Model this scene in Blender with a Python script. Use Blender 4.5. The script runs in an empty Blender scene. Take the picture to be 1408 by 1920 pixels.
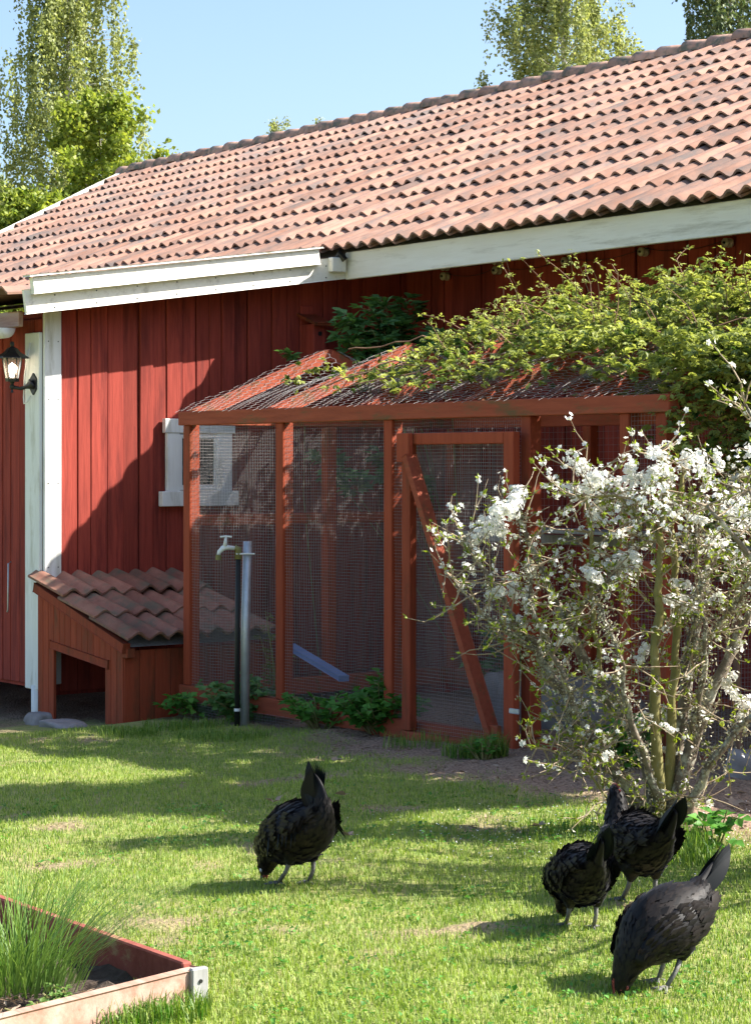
import bpy, bmesh, math, random
import numpy as np
from mathutils import Vector, Matrix
random.seed(7); rng = np.random.default_rng(7)
S = bpy.context.scene
COL = S.collection

# ------------------------------------------------------------------ camera, sky, sun, exposure
cam = bpy.data.cameras.new('camera'); camo = bpy.data.objects.new('camera', cam); COL.objects.link(camo)
camo.location = (0, 0, 1.55); camo.rotation_euler = (math.radians(90), 0, 0)
cam.sensor_fit = 'VERTICAL'; cam.sensor_height = 36; cam.sensor_width = 36
cam.lens = 75.0; cam.shift_y = -90/1920; cam.clip_end = 2000; cam.clip_start = 0.1
S.camera = camo
SUN = Vector((1.19, 0.075, 1.06)).normalized()
el = math.asin(SUN.z); az = math.atan2(SUN.x, SUN.y)
world = bpy.data.worlds.new('World'); S.world = world; world.use_nodes = True
wn = world.node_tree.nodes; wl = world.node_tree.links
sky = wn.new('ShaderNodeTexSky'); sky.sky_type = 'NISHITA'; sky.sun_disc = False
sky.sun_elevation = el; sky.sun_rotation = az; sky.air_density = 1.0; sky.dust_density = 2.2; sky.ozone_density = 2.9
wl.new(sky.outputs[0], wn['Background'].inputs[0]); wn['Background'].inputs[1].default_value = 0.096
sl = bpy.data.lights.new('sun', 'SUN'); sl.energy = 5.0; sl.angle = math.radians(0.5); sl.color = (1.0, 0.95, 0.87)
slo = bpy.data.objects.new('sun', sl); COL.objects.link(slo)
slo.rotation_euler = SUN.to_track_quat('Z', 'Y').to_euler(); slo.location = (20, 10, 25)
S.view_settings.view_transform = 'Standard'; S.view_settings.look = 'None'
S.view_settings.exposure = 1.5; S.view_settings.gamma = 1.0
S.render.engine = 'CYCLES'
S.cycles.max_bounces = 8; S.cycles.transparent_max_bounces = 8

# ------------------------------------------------------------------ frames and helpers
# barn frame: x runs along the long wall (to the right and nearer), y runs into the barn, z up
TH = math.atan2(-0.8, 0.6)
def W(x, y, z=0.0): return Vector((0.6*x + 0.8*y, -0.8*x + 0.6*y, z))
def B(X, Y): return (0.6*X - 0.8*Y, 0.8*X + 0.6*Y)
def PT(u, v, Y): return Vector(((u-704)/4000*Y, Y, 1.55 + (870-v)/4000*Y))
_ga = np.array([0., 5, 8.3, 11, 13.2, 14.75, 17, 400]); _gz = np.array([0., 0, -.07, -.17, -.28, -.46, -.55, -.6])
def ground(X, Y):
    a = -0.6*np.asarray(X, float) + 0.8*np.asarray(Y, float)
    X = np.asarray(X, float); Y = np.asarray(Y, float)
    z = sum(np.interp(a+d, _ga, _gz) for d in (-.6, -.3, 0, .3, .6))/5
    near = np.clip((40-np.hypot(X, Y))/20, 0, 1)
    return z + near*(.012*np.sin(3.1*X+1.3)*np.sin(2.3*Y) + .008*np.sin(7.3*X-2*Y))
def gz(X, Y): return float(ground(X, Y))

def tag(o, label=None, cat=None, group=None, kind=None):
    if label: o['label'] = label
    if cat: o['category'] = cat
    if group: o['group'] = group
    if kind: o['kind'] = kind
    return o
def thing(name, label, cat, loc=(0, 0, 0), rz=0.0, group=None):
    o = bpy.data.objects.new(name, None); COL.objects.link(o)
    o.location = loc; o.rotation_euler = (0, 0, rz); o.empty_display_size = .2
    return tag(o, label, cat, group)
def mesh_np(name, V, F, mat=None, var=None, smooth=False):
    V = np.asarray(V, np.float32); F = np.asarray(F, np.int32)
    me = bpy.data.meshes.new(name); k = F.shape[1]
    me.vertices.add(len(V)); me.vertices.foreach_set('co', V.ravel())
    me.loops.add(F.size); me.loops.foreach_set('vertex_index', F.ravel())
    me.polygons.add(len(F)); me.polygons.foreach_set('loop_start', np.arange(0, F.size, k, dtype=np.int32))
    me.polygons.foreach_set('loop_total', np.full(len(F), k, np.int32))
    if smooth: me.polygons.foreach_set('use_smooth', np.ones(len(F), bool))
    me.update(calc_edges=True); me.validate()
    if var is not None:
        at = me.color_attributes.new('var', 'FLOAT_COLOR', 'POINT')
        c = np.ones((len(V), 4), np.float32); var = np.asarray(var, np.float32)
        c[:, :3] = var[:, None] if var.ndim == 1 else var
        at.data.foreach_set('color', c.ravel())
    if mat: me.materials.append(mat)
    return me
def mesh_py(name, V, F, mat=None, smooth=False):
    me = bpy.data.meshes.new(name); me.from_pydata([tuple(v) for v in V], [], F); me.update()
    if smooth:
        for p in me.polygons: p.use_smooth = True
    if mat: me.materials.append(mat)
    return me
def obj(name, me, parent=None, loc=(0, 0, 0), rot=(0, 0, 0)):
    o = bpy.data.objects.new(name, me); COL.objects.link(o)
    o.parent = parent; o.location = loc; o.rotation_euler = rot
    return o
def box_mesh(name, sx, sy, sz, mat, bev=.005, jit=0.0):
    """box with its origin at the centre of its bottom face"""
    bm = bmesh.new(); bmesh.ops.create_cube(bm, size=1)
    for v in bm.verts:
        v.co = Vector((v.co.x*sx, v.co.y*sy, (v.co.z+.5)*sz)) + Vector([random.uniform(-jit, jit) for _ in range(3)])
    if bev: bmesh.ops.bevel(bm, geom=bm.edges[:], offset=bev, segments=1, affect='EDGES')
    me = bpy.data.meshes.new(name); bm.to_mesh(me); bm.free(); me.materials.append(mat); return me
def box(name, x0, x1, y0, y1, z0, z1, mat, parent, base=(0, 0, 0), bev=.005):
    """axis box in the parent's frame; coordinates given before subtracting base"""
    me = box_mesh(name, abs(x1-x0), abs(y1-y0), abs(z1-z0), mat, bev)
    return obj(name, me, parent, ((x0+x1)/2-base[0], (y0+y1)/2-base[1], min(z0, z1)-base[2]))
def beam_mesh(name, p, q, w, h, mat, up=(0, 0, 1), bev=.005):
    p = Vector(p); q = Vector(q); d = (q-p); L = d.length; d.normalize()
    s = d.cross(Vector(up)).normalized(); t = s.cross(d).normalized()
    bm = bmesh.new(); bmesh.ops.create_cube(bm, size=1)
    for v in bm.verts: v.co = p + d*((v.co.x+.5)*L) + s*(v.co.y*w) + t*(v.co.z*h)
    if bev: bmesh.ops.bevel(bm, geom=bm.edges[:], offset=bev, segments=1, affect='EDGES')
    me = bpy.data.meshes.new(name); bm.to_mesh(me); bm.free(); me.materials.append(mat); return me
def beam(name, p, q, w, h, mat, parent, base=(0, 0, 0), up=(0, 0, 1), bev=.005):
    b = Vector(base); return obj(name, beam_mesh(name, Vector(p)-b, Vector(q)-b, w, h, mat, up, bev), parent)
def tube_vf(P, R, n=6, cap=True, off=0):
    P = [Vector(p) for p in P]; V = []; F = []
    if not hasattr(R, '__len__'): R = [R]*len(P)
    for i, p in enumerate(P):
        t = (P[min(i+1, len(P)-1)]-P[max(i-1, 0)])
        t = t.normalized() if t.length > 1e-9 else Vector((0, 0, 1))
        s = t.cross(Vector((.13, .21, .97))); s = s.normalized() if s.length > 1e-3 else t.orthogonal().normalized()
        w = t.cross(s)
        for k in range(n):
            an = 2*math.pi*k/n; V.append(p + (s*math.cos(an)+w*math.sin(an))*R[i])
    for i in range(len(P)-1):
        for k in range(n):
            F.append([off+i*n+k, off+i*n+(k+1) % n, off+(i+1)*n+(k+1) % n, off+(i+1)*n+k])
    if cap: F.append([off+k for k in range(n)][::-1]); F.append([off+(len(P)-1)*n+k for k in range(n)])
    return V, F
class MB:
    def __init__(s): s.V = []; s.F = []
    def tube(s, P, R, n=6, cap=True):
        v, f = tube_vf(P, R, n, cap, len(s.V)); s.V += v; s.F += f; return s
    def add(s, V, F):
        o = len(s.V); s.V += [Vector(v) for v in V]; s.F += [[i+o for i in f] for f in F]; return s
    def boxc(s, c, h):
        c = Vector(c); h = Vector(h)
        V = [c+Vector((h.x*i, h.y*j, h.z*k)) for i in (-1, 1) for j in (-1, 1) for k in (-1, 1)]
        return s.add(V, [[0, 1, 3, 2], [4, 6, 7, 5], [0, 4, 5, 1], [2, 3, 7, 6], [0, 2, 6, 4], [1, 5, 7, 3]])
    def lathe(s, prof, c=(0, 0, 0), n=12):
        c = Vector(c); o = len(s.V)
        for r, z in prof:
            for k in range(n):
                a = 2*math.pi*k/n; s.V.append(c+Vector((r*math.cos(a), r*math.sin(a), z)))
        for i in range(len(prof)-1):
            for k in range(n): s.F.append([o+i*n+k, o+i*n+(k+1) % n, o+(i+1)*n+(k+1) % n, o+(i+1)*n+k])
        return s
    def build(s, name, mat, parent=None, base=(0, 0, 0), smooth=False):
        b = Vector(base); return obj(name, mesh_py(name, [v-b for v in s.V], s.F, mat, smooth), parent)

# ------------------------------------------------------------------ materials
def mk(name):
    m = bpy.data.materials.new(name); m.use_nodes = True; nt = m.node_tree
    return m, nt, nt.nodes['Principled BSDF']
def N(nt, t, **k):
    n = nt.nodes.new(t)
    for a, b in k.items():
        if a in n.inputs: n.inputs[a].default_value = b
        else: setattr(n, a, b)
    return n
def mixc(nt, fac, c1, c2, mode='MIX'):
    n = nt.nodes.new('ShaderNodeMix'); n.data_type = 'RGBA'; n.blend_type = mode
    for i, c in ((0, fac), (6, c1), (7, c2)):
        if isinstance(c, (tuple, list)): n.inputs[i].default_value = (*c[:3], 1)
        elif isinstance(c, (int, float)): n.inputs[i].default_value = c
        else: nt.links.new(c, n.inputs[i])
    return n.outputs[2]
def ramp(nt, src, stops):
    r = nt.nodes.new('ShaderNodeValToRGB'); nt.links.new(src, r.inputs[0])
    e = r.color_ramp.elements
    while len(e) < len(stops): e.new(.5)
    for i, (p, c) in enumerate(stops):
        e[i].position = p; e[i].color = (c, c, c, 1) if isinstance(c, (int, float)) else (*c, 1)
    return r.outputs[0]
def pmat(name, c1, c2, sc=(6, 6, 6), rough=.8, bump=.3, c3=None, sc3=(2, 2, 2), th3=(.55, .7), rnd=.25, spec=.3, dist=.004, metal=0.0, detail=6):
    """two-tone noise material with object-random brightness, an optional third (wear) tone and bump"""
    m, nt, p = mk(name); L = nt.links
    tc = N(nt, 'ShaderNodeTexCoord'); oi = N(nt, 'ShaderNodeObjectInfo')
    off = N(nt, 'ShaderNodeVectorMath', operation='MULTIPLY_ADD'); cmb = N(nt, 'ShaderNodeCombineXYZ')
    for i in range(3): L.new(oi.outputs['Random'], cmb.inputs[i])
    L.new(cmb.outputs[0], off.inputs[0]); off.inputs[1].default_value = (37, 53, 71); L.new(tc.outputs['Object'], off.inputs[2])
    mp = N(nt, 'ShaderNodeMapping'); mp.inputs['Scale'].default_value = sc; L.new(off.outputs[0], mp.inputs[0])
    nz = N(nt, 'ShaderNodeTexNoise', Scale=1.0, Detail=detail, Roughness=.65); L.new(mp.outputs[0], nz.inputs['Vector'])
    f = ramp(nt, nz.outputs[0], [(.32, 0.), (.68, 1.)])
    col = mixc(nt, f, c1, c2)
    if c3:
        mp3 = N(nt, 'ShaderNodeMapping'); mp3.inputs['Scale'].default_value = sc3; L.new(off.outputs[0], mp3.inputs[0])
        n3 = N(nt, 'ShaderNodeTexNoise', Scale=1.0, Detail=8, Roughness=.7); L.new(mp3.outputs[0], n3.inputs['Vector'])
        col = mixc(nt, ramp(nt, n3.outputs[0], [(th3[0], 0.), (th3[1], 1.)]), col, c3)
    mr = N(nt, 'ShaderNodeMapRange'); L.new(oi.outputs['Random'], mr.inputs[0])
    mr.inputs[3].default_value = 1-rnd; mr.inputs[4].default_value = 1+rnd
    hs = N(nt, 'ShaderNodeHueSaturation'); L.new(col, hs.inputs['Color']); L.new(mr.outputs[0], hs.inputs['Value'])
    L.new(hs.outputs[0], p.inputs['Base Color'])
    p.inputs['Roughness'].default_value = rough; p.inputs['Specular IOR Level'].default_value = spec; p.inputs['Metallic'].default_value = metal
    if bump:
        bp = N(nt, 'ShaderNodeBump', Strength=bump, Distance=dist); L.new(nz.outputs[0], bp.inputs['Height']); L.new(bp.outputs[0], p.inputs['Normal'])
    return m
def leafmat(name, c_dark, c_light, trans=.35, rough=.5, spec=.3, tint=None):
    m, nt, p = mk(name); L = nt.links
    at = N(nt, 'ShaderNodeAttribute', attribute_name='var')
    col = mixc(nt, at.outputs['Fac'], c_dark, c_light)
    L.new(col, p.inputs['Base Color']); p.inputs['Roughness'].default_value = rough; p.inputs['Specular IOR Level'].default_value = spec
    tr = N(nt, 'ShaderNodeBsdfTranslucent'); t2 = mixc(nt, 1.0, col, tint or (1.0, 1.0, .55), 'MULTIPLY')
    L.new(t2, tr.inputs[0])
    mx = N(nt, 'ShaderNodeMixShader'); mx.inputs[0].default_value = trans
    L.new(p.outputs[0], mx.inputs[1]); L.new(tr.outputs[0], mx.inputs[2])
    L.new(mx.outputs[0], nt.nodes['Material Output'].inputs[0]); return m
M = {}
M['red'] = pmat('falu_red_paint', (.24, .036, .024), (.36, .058, .038), (38, 38, 2.2), .85, .55, c3=(.13, .020, .016), sc3=(9, 9, .8), th3=(.50, .70), rnd=.20, dist=.008)
M['red_dark'] = pmat('falu_red_brown_paint', (.26, .045, .017), (.35, .065, .025), (40, 40, 3), .8, .5, c3=(.10, .045, .018), sc3=(5, 5, 1.2), th3=(.52, .72), rnd=.12, dist=.005)
M['red_beam'] = pmat('weathered_red_beam', (.27, .055, .024), (.37, .08, .036), (3, 30, 30), .8, .5, c3=(.13, .085, .035), sc3=(2.5, 9, 9), th3=(.52, .66), rnd=.1, dist=.005)
M['white'] = pmat('white_paint', (.74, .74, .71), (.82, .82, .80), (30, 30, 3), .6, .3, c3=(.46, .44, .35), sc3=(9, 9, 1.5), th3=(.52, .74), rnd=.03, dist=.003)
M['whiteh'] = pmat('white_paint_board', (.80, .76, .66), (.86, .83, .74), (3, 30, 30), .6, .3, c3=(.50, .46, .36), sc3=(1.4, 12, 12), th3=(.53, .74), rnd=.03, dist=.003)
M['tile'] = pmat('clay_roof_tile', (.28, .145, .098), (.42, .245, .178), (5, 3, 5), .9, .5, c3=(.17, .135, .12), sc3=(4, 1.6, 4), th3=(.45, .66), rnd=.24, dist=.003)
M['tile_old'] = pmat('old_mossy_roof_tile', (.22, .095, .065), (.33, .16, .11), (9, 6, 9), .9, .6, c3=(.14, .125, .085), sc3=(5, 4, 5), th3=(.48, .64), rnd=.2, dist=.004)
M['ridge'] = pmat('lichened_ridge_tile', (.42, .22, .15), (.54, .34, .25), (7, 7, 7), .9, .5, c3=(.16, .15, .11), sc3=(6, 6, 6), th3=(.46, .6), rnd=.2)
M['zinc'] = pmat('galvanised_metal', (.42, .44, .46), (.58, .60, .62), (8, 8, 8), .45, .1, c3=(.35, .33, .26), sc3=(5, 5, 5), th3=(.55, .7), rnd=.05, metal=.6)
M['flash'] = pmat('weathered_flashing', (.62, .61, .57), (.75, .74, .70), (4, 14, 14), .6, .2, c3=(.30, .28, .2), sc3=(3, 7, 7), th3=(.5, .66), rnd=.05)
M['wire'] = pmat('zinc_wire', (.27, .255, .25), (.38, .36, .35), (50, 50, 50), .5, 0, rnd=.05, metal=.2, spec=.4)
M['black'] = pmat('black_cast_metal', (.012, .012, .013), (.022, .021, .02), (30, 30, 30), .4, .2, rnd=0, spec=.5)
M['rubber'] = pmat('black_pipe', (.012, .013, .012), (.022, .023, .022), (30, 30, 30), .5, .1, rnd=0)
M['porcelain'] = pmat('old_porcelain', (.45, .38, .26), (.58, .50, .36), (30, 30, 30), .3, .05, rnd=.1, spec=.5)
M['soil'] = pmat('dark_soil', (.045, .030, .022), (.10, .075, .058), (25, 25, 25), .95, .8, rnd=0, dist=.02)
M['stone'] = pmat('grey_stone', (.20, .18, .17), (.31, .28, .27), (7, 7, 7), .9, .6, rnd=.1, dist=.015)
M['blue'] = pmat('blue_plastic', (.16, .24, .45), (.22, .31, .55), (6, 6, 6), .5, .1, rnd=0)
M['wood'] = pmat('bleached_bed_plank', (.33, .165, .115), (.44, .27, .20), (2.5, 34, 34), .85, .5, c3=(.50, .36, .29), sc3=(1.5, 14, 14), th3=(.40, .70), rnd=.05, dist=.004)
M['woodred'] = pmat('red_bed_plank', (.22, .055, .04), (.30, .09, .065), (26, 3, 26), .85, .5, c3=(.33, .20, .11), sc3=(9, 2, 14), th3=(.56, .66), rnd=.05, dist=.004)
M['greywood'] = pmat('grey_weathered_wood', (.27, .265, .25), (.44, .43, .41), (30, 30, 4), .85, .5, rnd=.05)
M['bark'] = pmat('lichened_bark', (.10, .078, .058), (.22, .18, .135), (22, 22, 22), .9, .8, c3=(.42, .42, .34), sc3=(14, 14, 14), th3=(.5, .62), rnd=0, dist=.01)
M['greenbark'] = pmat('young_green_bark', (.17, .15, .05), (.25, .23, .09), (16, 16, 16), .7, .3, c3=(.30, .30, .2), sc3=(14, 14, 14), th3=(.58, .7), rnd=0)
M['birchbark'] = pmat('birch_bark', (.5, .48, .44), (.65, .63, .6), (4, 4, 14), .8, .3, c3=(.08, .07, .06), sc3=(3, 3, 9), th3=(.58, .66), rnd=0)
M['twig'] = pmat('thin_twig', (.22, .165, .11), (.34, .27, .18), (20, 20, 20), .8, .2, rnd=0)
M['vinestem'] = pmat('vine_stem', (.16, .09, .06), (.26, .15, .09), (20, 20, 20), .8, .2, rnd=0)
M['lichen'] = leafmat('lichen_tufts', (.24, .22, .15), (.60, .58, .48), .2, .9, .1)
M['petal'] = leafmat('white_petals', (.82, .81, .78), (.92, .92, .90), .42, .6, .2, (1, 1, .95))
M['stamen'] = leafmat('stamens', (.5, .45, .12), (.65, .6, .2), .1)
M['bud'] = leafmat('spring_buds', (.17, .24, .025), (.36, .42, .05), .4)
M['vine'] = leafmat('clematis_leaves', (.05, .10, .02), (.50, .54, .16), .45)
M['shrub'] = leafmat('elder_leaves', (.07, .17, .05), (.20, .38, .12), .42)
M['weed'] = leafmat('celandine_leaves', (.05, .17, .025), (.15, .37, .06), .4)
M['fern'] = leafmat('weed_stem_leaves', (.10, .14, .02), (.22, .27, .05), .35)
M['birch'] = leafmat('birch_leaves', (.15, .20, .07), (.50, .54, .22), .45)
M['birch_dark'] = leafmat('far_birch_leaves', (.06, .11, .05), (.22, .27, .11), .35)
M['maple'] = leafmat('maple_leaves', (.14, .22, .03), (.42, .47, .08), .48)
M['grass'] = leafmat('grass_blades', (.045, .155, .012), (.37, .45, .10), .38, .5, .3, (.9, 1, .4))
M['chive'] = leafmat('chive_leaves', (.07, .16, .03), (.22, .34, .08), .35)
M['dry'] = leafmat('dry_leaf', (.20, .13, .08), (.42, .33, .25), .2, .8, .1, (1, .9, .7))
M['skinleg'] = pmat('hen_leg_scales', (.11, .105, .10), (.20, .19, .18), (60, 60, 60), .6, .3, rnd=.1)
M['comb'] = pmat('dark_comb', (.16, .03, .025), (.26, .055, .045), (60, 60, 60), .5, .3, rnd=.1)
M['lobe'] = pmat('white_earlobe', (.7, .7, .7), (.8, .8, .8), (60, 60, 60), .5, 0, rnd=0)
def feathermat(name, c1, c2, sheen):
    m, nt, p = mk(name); L = nt.links
    at = N(nt, 'ShaderNodeAttribute', attribute_name='var')
    L.new(mixc(nt, at.outputs['Fac'], c1, c2), p.inputs['Base Color'])
    p.inputs['Roughness'].default_value = .55; p.inputs['Specular IOR Level'].default_value = .22
    p.inputs['Sheen Weight'].default_value = .06; p.inputs['Sheen Tint'].default_value = (*sheen, 1); p.inputs['Sheen Roughness'].default_value = .4
    return m
M['feather'] = feathermat('black_feathers', (.0035, .003, .0033), (.016, .0115, .0095), (.5, .5, .6))
M['tailf'] = feathermat('glossy_tail_feathers', (.003, .0045, .0055), (.010, .014, .015), (.4, .55, .6))
mg, nt, p = mk('window_glass'); p.inputs['Specular IOR Level'].default_value = .15; p.inputs['Base Color'].default_value = (.015, .025, .03, 1); p.inputs['Roughness'].default_value = .06; M['glass'] = mg
mg, nt, p = mk('lantern_glass'); p.inputs['Base Color'].default_value = (.9, .85, .78, 1); p.inputs['Roughness'].default_value = .15; p.inputs['Transmission Weight'].default_value = .9; p.inputs['IOR'].default_value = 1.2; M['lglass'] = mg
mg, nt, p = mk('lit_bulb'); p.inputs['Emission Color'].default_value = (1, .86, .66, 1); p.inputs['Emission Strength'].default_value = 6; M['bulb'] = mg
# ground: colour from the surface's own bare-soil mask
mg, nt, p = mk('lawn_ground'); L = nt.links
tc = N(nt, 'ShaderNodeTexCoord'); at = N(nt, 'ShaderNodeAttribute', attribute_name='var')
n1 = N(nt, 'ShaderNodeTexNoise', Scale=9, Detail=8, Roughness=.7); n2 = N(nt, 'ShaderNodeTexNoise', Scale=60, Detail=5)
L.new(tc.outputs['Object'], n1.inputs[0]); L.new(tc.outputs['Object'], n2.inputs[0])
g = mixc(nt, ramp(nt, n1.outputs[0], [(.35, 0.), (.65, 1.)]), (.12, .18, .025), (.30, .28, .09))
s = mixc(nt, ramp(nt, n2.outputs[0], [(.35, 0.), (.65, 1.)]), (.15, .088, .055), (.36, .245, .165))
L.new(mixc(nt, at.outputs['Fac'], g, s), p.inputs['Base Color']); p.inputs['Roughness'].default_value = .95
bp = N(nt, 'ShaderNodeBump', Strength=.7, Distance=.02); L.new(n2.outputs[0], bp.inputs['Height']); L.new(bp.outputs[0], p.inputs['Normal'])
M['ground'] = mg

# ------------------------------------------------------------------ terrain
def vnoise(X, Y, sc, seed):
    r = np.random.default_rng(seed); T = r.random((64, 64))
    x = np.asarray(X)*sc; y = np.asarray(Y)*sc; xi = np.floor(x).astype(int); yi = np.floor(y).astype(int)
    fx = x-xi; fy = y-yi; fx = fx*fx*(3-2*fx); fy = fy*fy*(3-2*fy)
    g = lambda i, j: T[(xi+i) % 64, (yi+j) % 64]
    return (g(0, 0)*(1-fx)+g(1, 0)*fx)*(1-fy)+(g(0, 1)*(1-fx)+g(1, 1)*fx)*fy
def bare(X, Y):
    """how bare the soil is: along the coop, under the bush and in worn patches"""
    X = np.asarray(X, float); Y = np.asarray(Y, float)
    y = .8*X+.6*Y; x = .6*X-.8*Y
    n = vnoise(X, Y, 2.1, 3)*.6+vnoise(X, Y, 6, 4)*.4
    along = np.interp(x, [-16, -14.6, -13.6, -12.4, -10.5, -8, -5], [7.85, 7.95, 8.3, 8.0, 7.45, 6.8, 6.6])
    d = np.clip((y-along)/.5+.5+(n-.5)*1.6, 0, 1)
    worn = np.clip((n-.66)*5, 0, .75)*(Y > 6)
    return np.maximum(d, worn)
def axis(lo, hi, fine_lo, fine_hi, step):
    f = np.arange(fine_lo, fine_hi+1e-6, step); r = [hi]; 
    a = fine_hi; st = step; right = []
    while a < hi: st *= 1.35; a += st; right.append(min(a, hi))
    a = fine_lo; st = step; left = []
    while a > lo: st *= 1.35; a -= st; left.append(max(a, lo))
    return np.array(left[::-1]+list(f)+right)
gx = axis(-400, 400, -4.5, 4.5, .07); gy = axis(-60, 700, 4.5, 19, .08)
GX, GY = np.meshgrid(gx, gy); nx, ny = len(gx), len(gy)
V = np.stack([GX.ravel(), GY.ravel(), ground(GX.ravel(), GY.ravel())], 1)
dirt = bare(GX.ravel(), GY.ravel()); V[:, 2] += np.where(dirt > .5, rng.normal(0, .008, len(V)), 0)
i = np.arange(nx*ny).reshape(ny, nx)
F = np.stack([i[:-1, :-1].ravel(), i[:-1, 1:].ravel(), i[1:, 1:].ravel(), i[1:, :-1].ravel()], 1)
tag(obj('ground', mesh_np('ground', V, F, M['ground'], dirt, True)), kind='structure')

# ------------------------------------------------------------------ barn
XW, YC, YM = -14.75, 7.853, 11.40          # side wall of the wing, its front corner, the long wall
EY, EZ, PIT = 10.43, 3.30, .458            # eave line and slope of the main roof
RY = 15.77; RZ = EZ+PIT*(RY-EY)
XL0, XL1, XR = -25.0, -27.07, -4.0         # left end at the eave, left end at the ridge, right end
barn_base = (XW, YC, -.5)
barn = thing('barn', 'long red board barn with clay tile roof and white trim behind the wire coop', 'barn', W(*barn_base), TH)
bb = barn_base
def P_(o): return (o[0]-bb[0], o[1]-bb[1], o[2]-bb[2])
wall_long = box('long_wall', XW+.03, XR, YM+.03, YM+.2, -.6, 3.75, M['red'], barn, bb, 0)
def wtop(y): return 2.70+(y-7.5)*.150
wall_side = obj('side_wall', mesh_py('side_wall', [(x_, y_-YC, z_-bb[2]) for x_ in (-.2, -.03) for y_, z_ in ((YC+.03, -.25), (YM+.03, -.25), (YM+.03, wtop(YM)-.02), (YC+.03, wtop(YC)-.02))], [[0, 1, 2, 3], [7, 6, 5, 4], [0, 4, 5, 1], [1, 5, 6, 2], [2, 6, 7, 3], [3, 7, 4, 0]], M['red']), barn)
wall_front = box('front_wall', -27.0, XW-.2, YC+.03, YC+.2, -.2, 2.75, M['red'], barn, bb, 0)
box('back_wall', -26.5, XR, 20.6, 20.8, -.6, 3.4, M['red'], barn, bb, 0)
box('end_wall', XR-.2, XR, YM+.2, 20.6, -.6, 3.4, M['red'], barn, bb, 0)
box('far_end_wall', -26.7, -26.5, YC+.2, 20.6, -.6, 3.4, M['red'], barn, bb, 0)
plank_cache = {}
def plank(parent, w, h, t):
    k = (round(w, 3), round(h, 2), t)
    if k not in plank_cache: plank_cache[k] = box_mesh('plank', w, t, h, M['red'], .004)
    return plank_cache[k]
def pl(parent, x, y, z, w, h, rz=0):
    o = obj('plank', plank(parent, w, h, .026), parent)
    pl_ = Vector((x, y, z)) - Vector(bb) - Vector(parent.location)
    o.location = pl_; o.rotation_euler = (random.uniform(-.003, .003), random.uniform(-.002, .002), rz+random.uniform(-.006, .006)); return o
y = YC+.15
widths = [.13, .145, .115, .15, .125]
while y < YM:
    w = random.choice(widths); pl(wall_side, XW-.010+random.uniform(-.005, .006), y+w/2, -.22, w-.005, wtop(y)+.215, math.pi/2); y += w
x = XW+.0; wid2 = [.19, .24, .16, .27, .21]
while x < -6.0:
    w = random.choice(wid2); pl(wall_long, x+w/2, YM+.012+random.uniform(-.006, .006), -.5, w-.006, 4.15); x += w
x = XW-.02
while x > -16.9:
    w = random.choice(widths); pl(wall_front, x-w/2, YC+.012+random.uniform(-.005, .005), -.17, w-.005, 2.85); x -= w
# corner boards, the stub below and the iron hook rod
box('corner_board', XW-.004, XW+.026, YC-.004, YC+.145, -.16, 2.74, M['white'], barn, bb)
box('corner_board', XW-.24, XW-.006, YC-.034, YC-.002, -.20, 2.57, M['white'], barn, bb)
MB().tube([(XW-.10, YC+.03, -.62), (XW-.10, YC+.03, -.17)], .075, 10).build('foundation_post', M['white'], barn, bb, True)
b_ = MB().tube([(XW-.44, YC-.05, .78), (XW-.44, YC-.075, .765), (XW-.447, YC-.075, .40), (XW-.457, YC-.075, .385), (XW-.477, YC-.06, .385)], .0065, 6)
b_.build('hook_rod', M['zinc'], barn, bb, True)
# ---- roof
roof = obj('roof', mesh_py('roof', [P_(v) for v in [(XL0+.05, EY+.05, EZ-.03), (XR, EY+.05, EZ-.03), (XR, RY, RZ-.05), (XL1+.05, RY, RZ-.05), (XR, 21.2, EZ-.03), (XL0+.05, 21.2, EZ-.03)]],
    [[0, 1, 2, 3], [3, 2, 4, 5]], M['greywood']), barn)
TWD, CRS = .34, 5.875/12
def tile_vf(wd=TWD, ln=CRS+.07, n=14, hgt=.050, th=.018):
    """double-wave pantile; lies along +y (up the slope), lower front edge at y = 0"""
    V = []; F = []
    prof = []
    for k in range(n+1):
        s_ = k/n; xx = (s_-.5)*(wd+.02)
        ph = s_*2 % 1.0
        zz = hgt*(.5-.5*math.cos(2*math.pi*min(1, ph*1.0)))**.9
        prof.append((xx, zz+.016*(1-s_)))
    for yy, lift in ((0, .036), (ln, 0.0)):
        for xx, zz in prof: V.append((xx, yy, zz+lift+th))
        for xx, zz in prof: V.append((xx, yy, zz+lift))
    m = n+1; V += V[:2*m]
    for k in range(n):
        F.append([k, k+1, 2*m+k+1, 2*m+k]); F.append([m+k, 3*m+k, 3*m+k+1, m+k+1]); F.append([4*m+k, 5*m+k, 5*m+k+1, 4*m+k+1])
    V += [V[0], V[2*m], V[3*m], V[m], V[n], V[m+n], V[3*m+n], V[2*m+n]]; q_ = 6*m; F += [[q_, q_+1, q_+2, q_+3], [q_+4, q_+5, q_+6, q_+7]]
    return V, F
tv, tf = tile_vf(); tile_me = mesh_py('roof_tile', tv, tf, M['tile'])
for i_, p_ in enumerate(tile_me.polygons):
    p_.use_smooth = (i_ < 42 and i_ % 3 != 2)
slope = math.atan(PIT); cs, sn = math.cos(slope), math.sin(slope)
slots = []
ncol = int((XR-XL1)/TWD)
for c in range(ncol):
    for r in range(12):
        xx = XR-.2-c*TWD; s_ = r*CRS-.06; yy = EY+s_*cs; zz = EZ+s_*sn
        left = XL0+(XL1-XL0)*(yy-EY)/(RY-EY)
        if xx < left+.1: continue
        wp = W(xx, yy, zz); u = 704+4000*wp.x/wp.y
        slots.append((0 if -60 < u < 1470 else 1, wp.y, xx, yy, zz, slope))
apit = math.atan2(.42, EY-7.5); AC = 3.0/6
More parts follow.
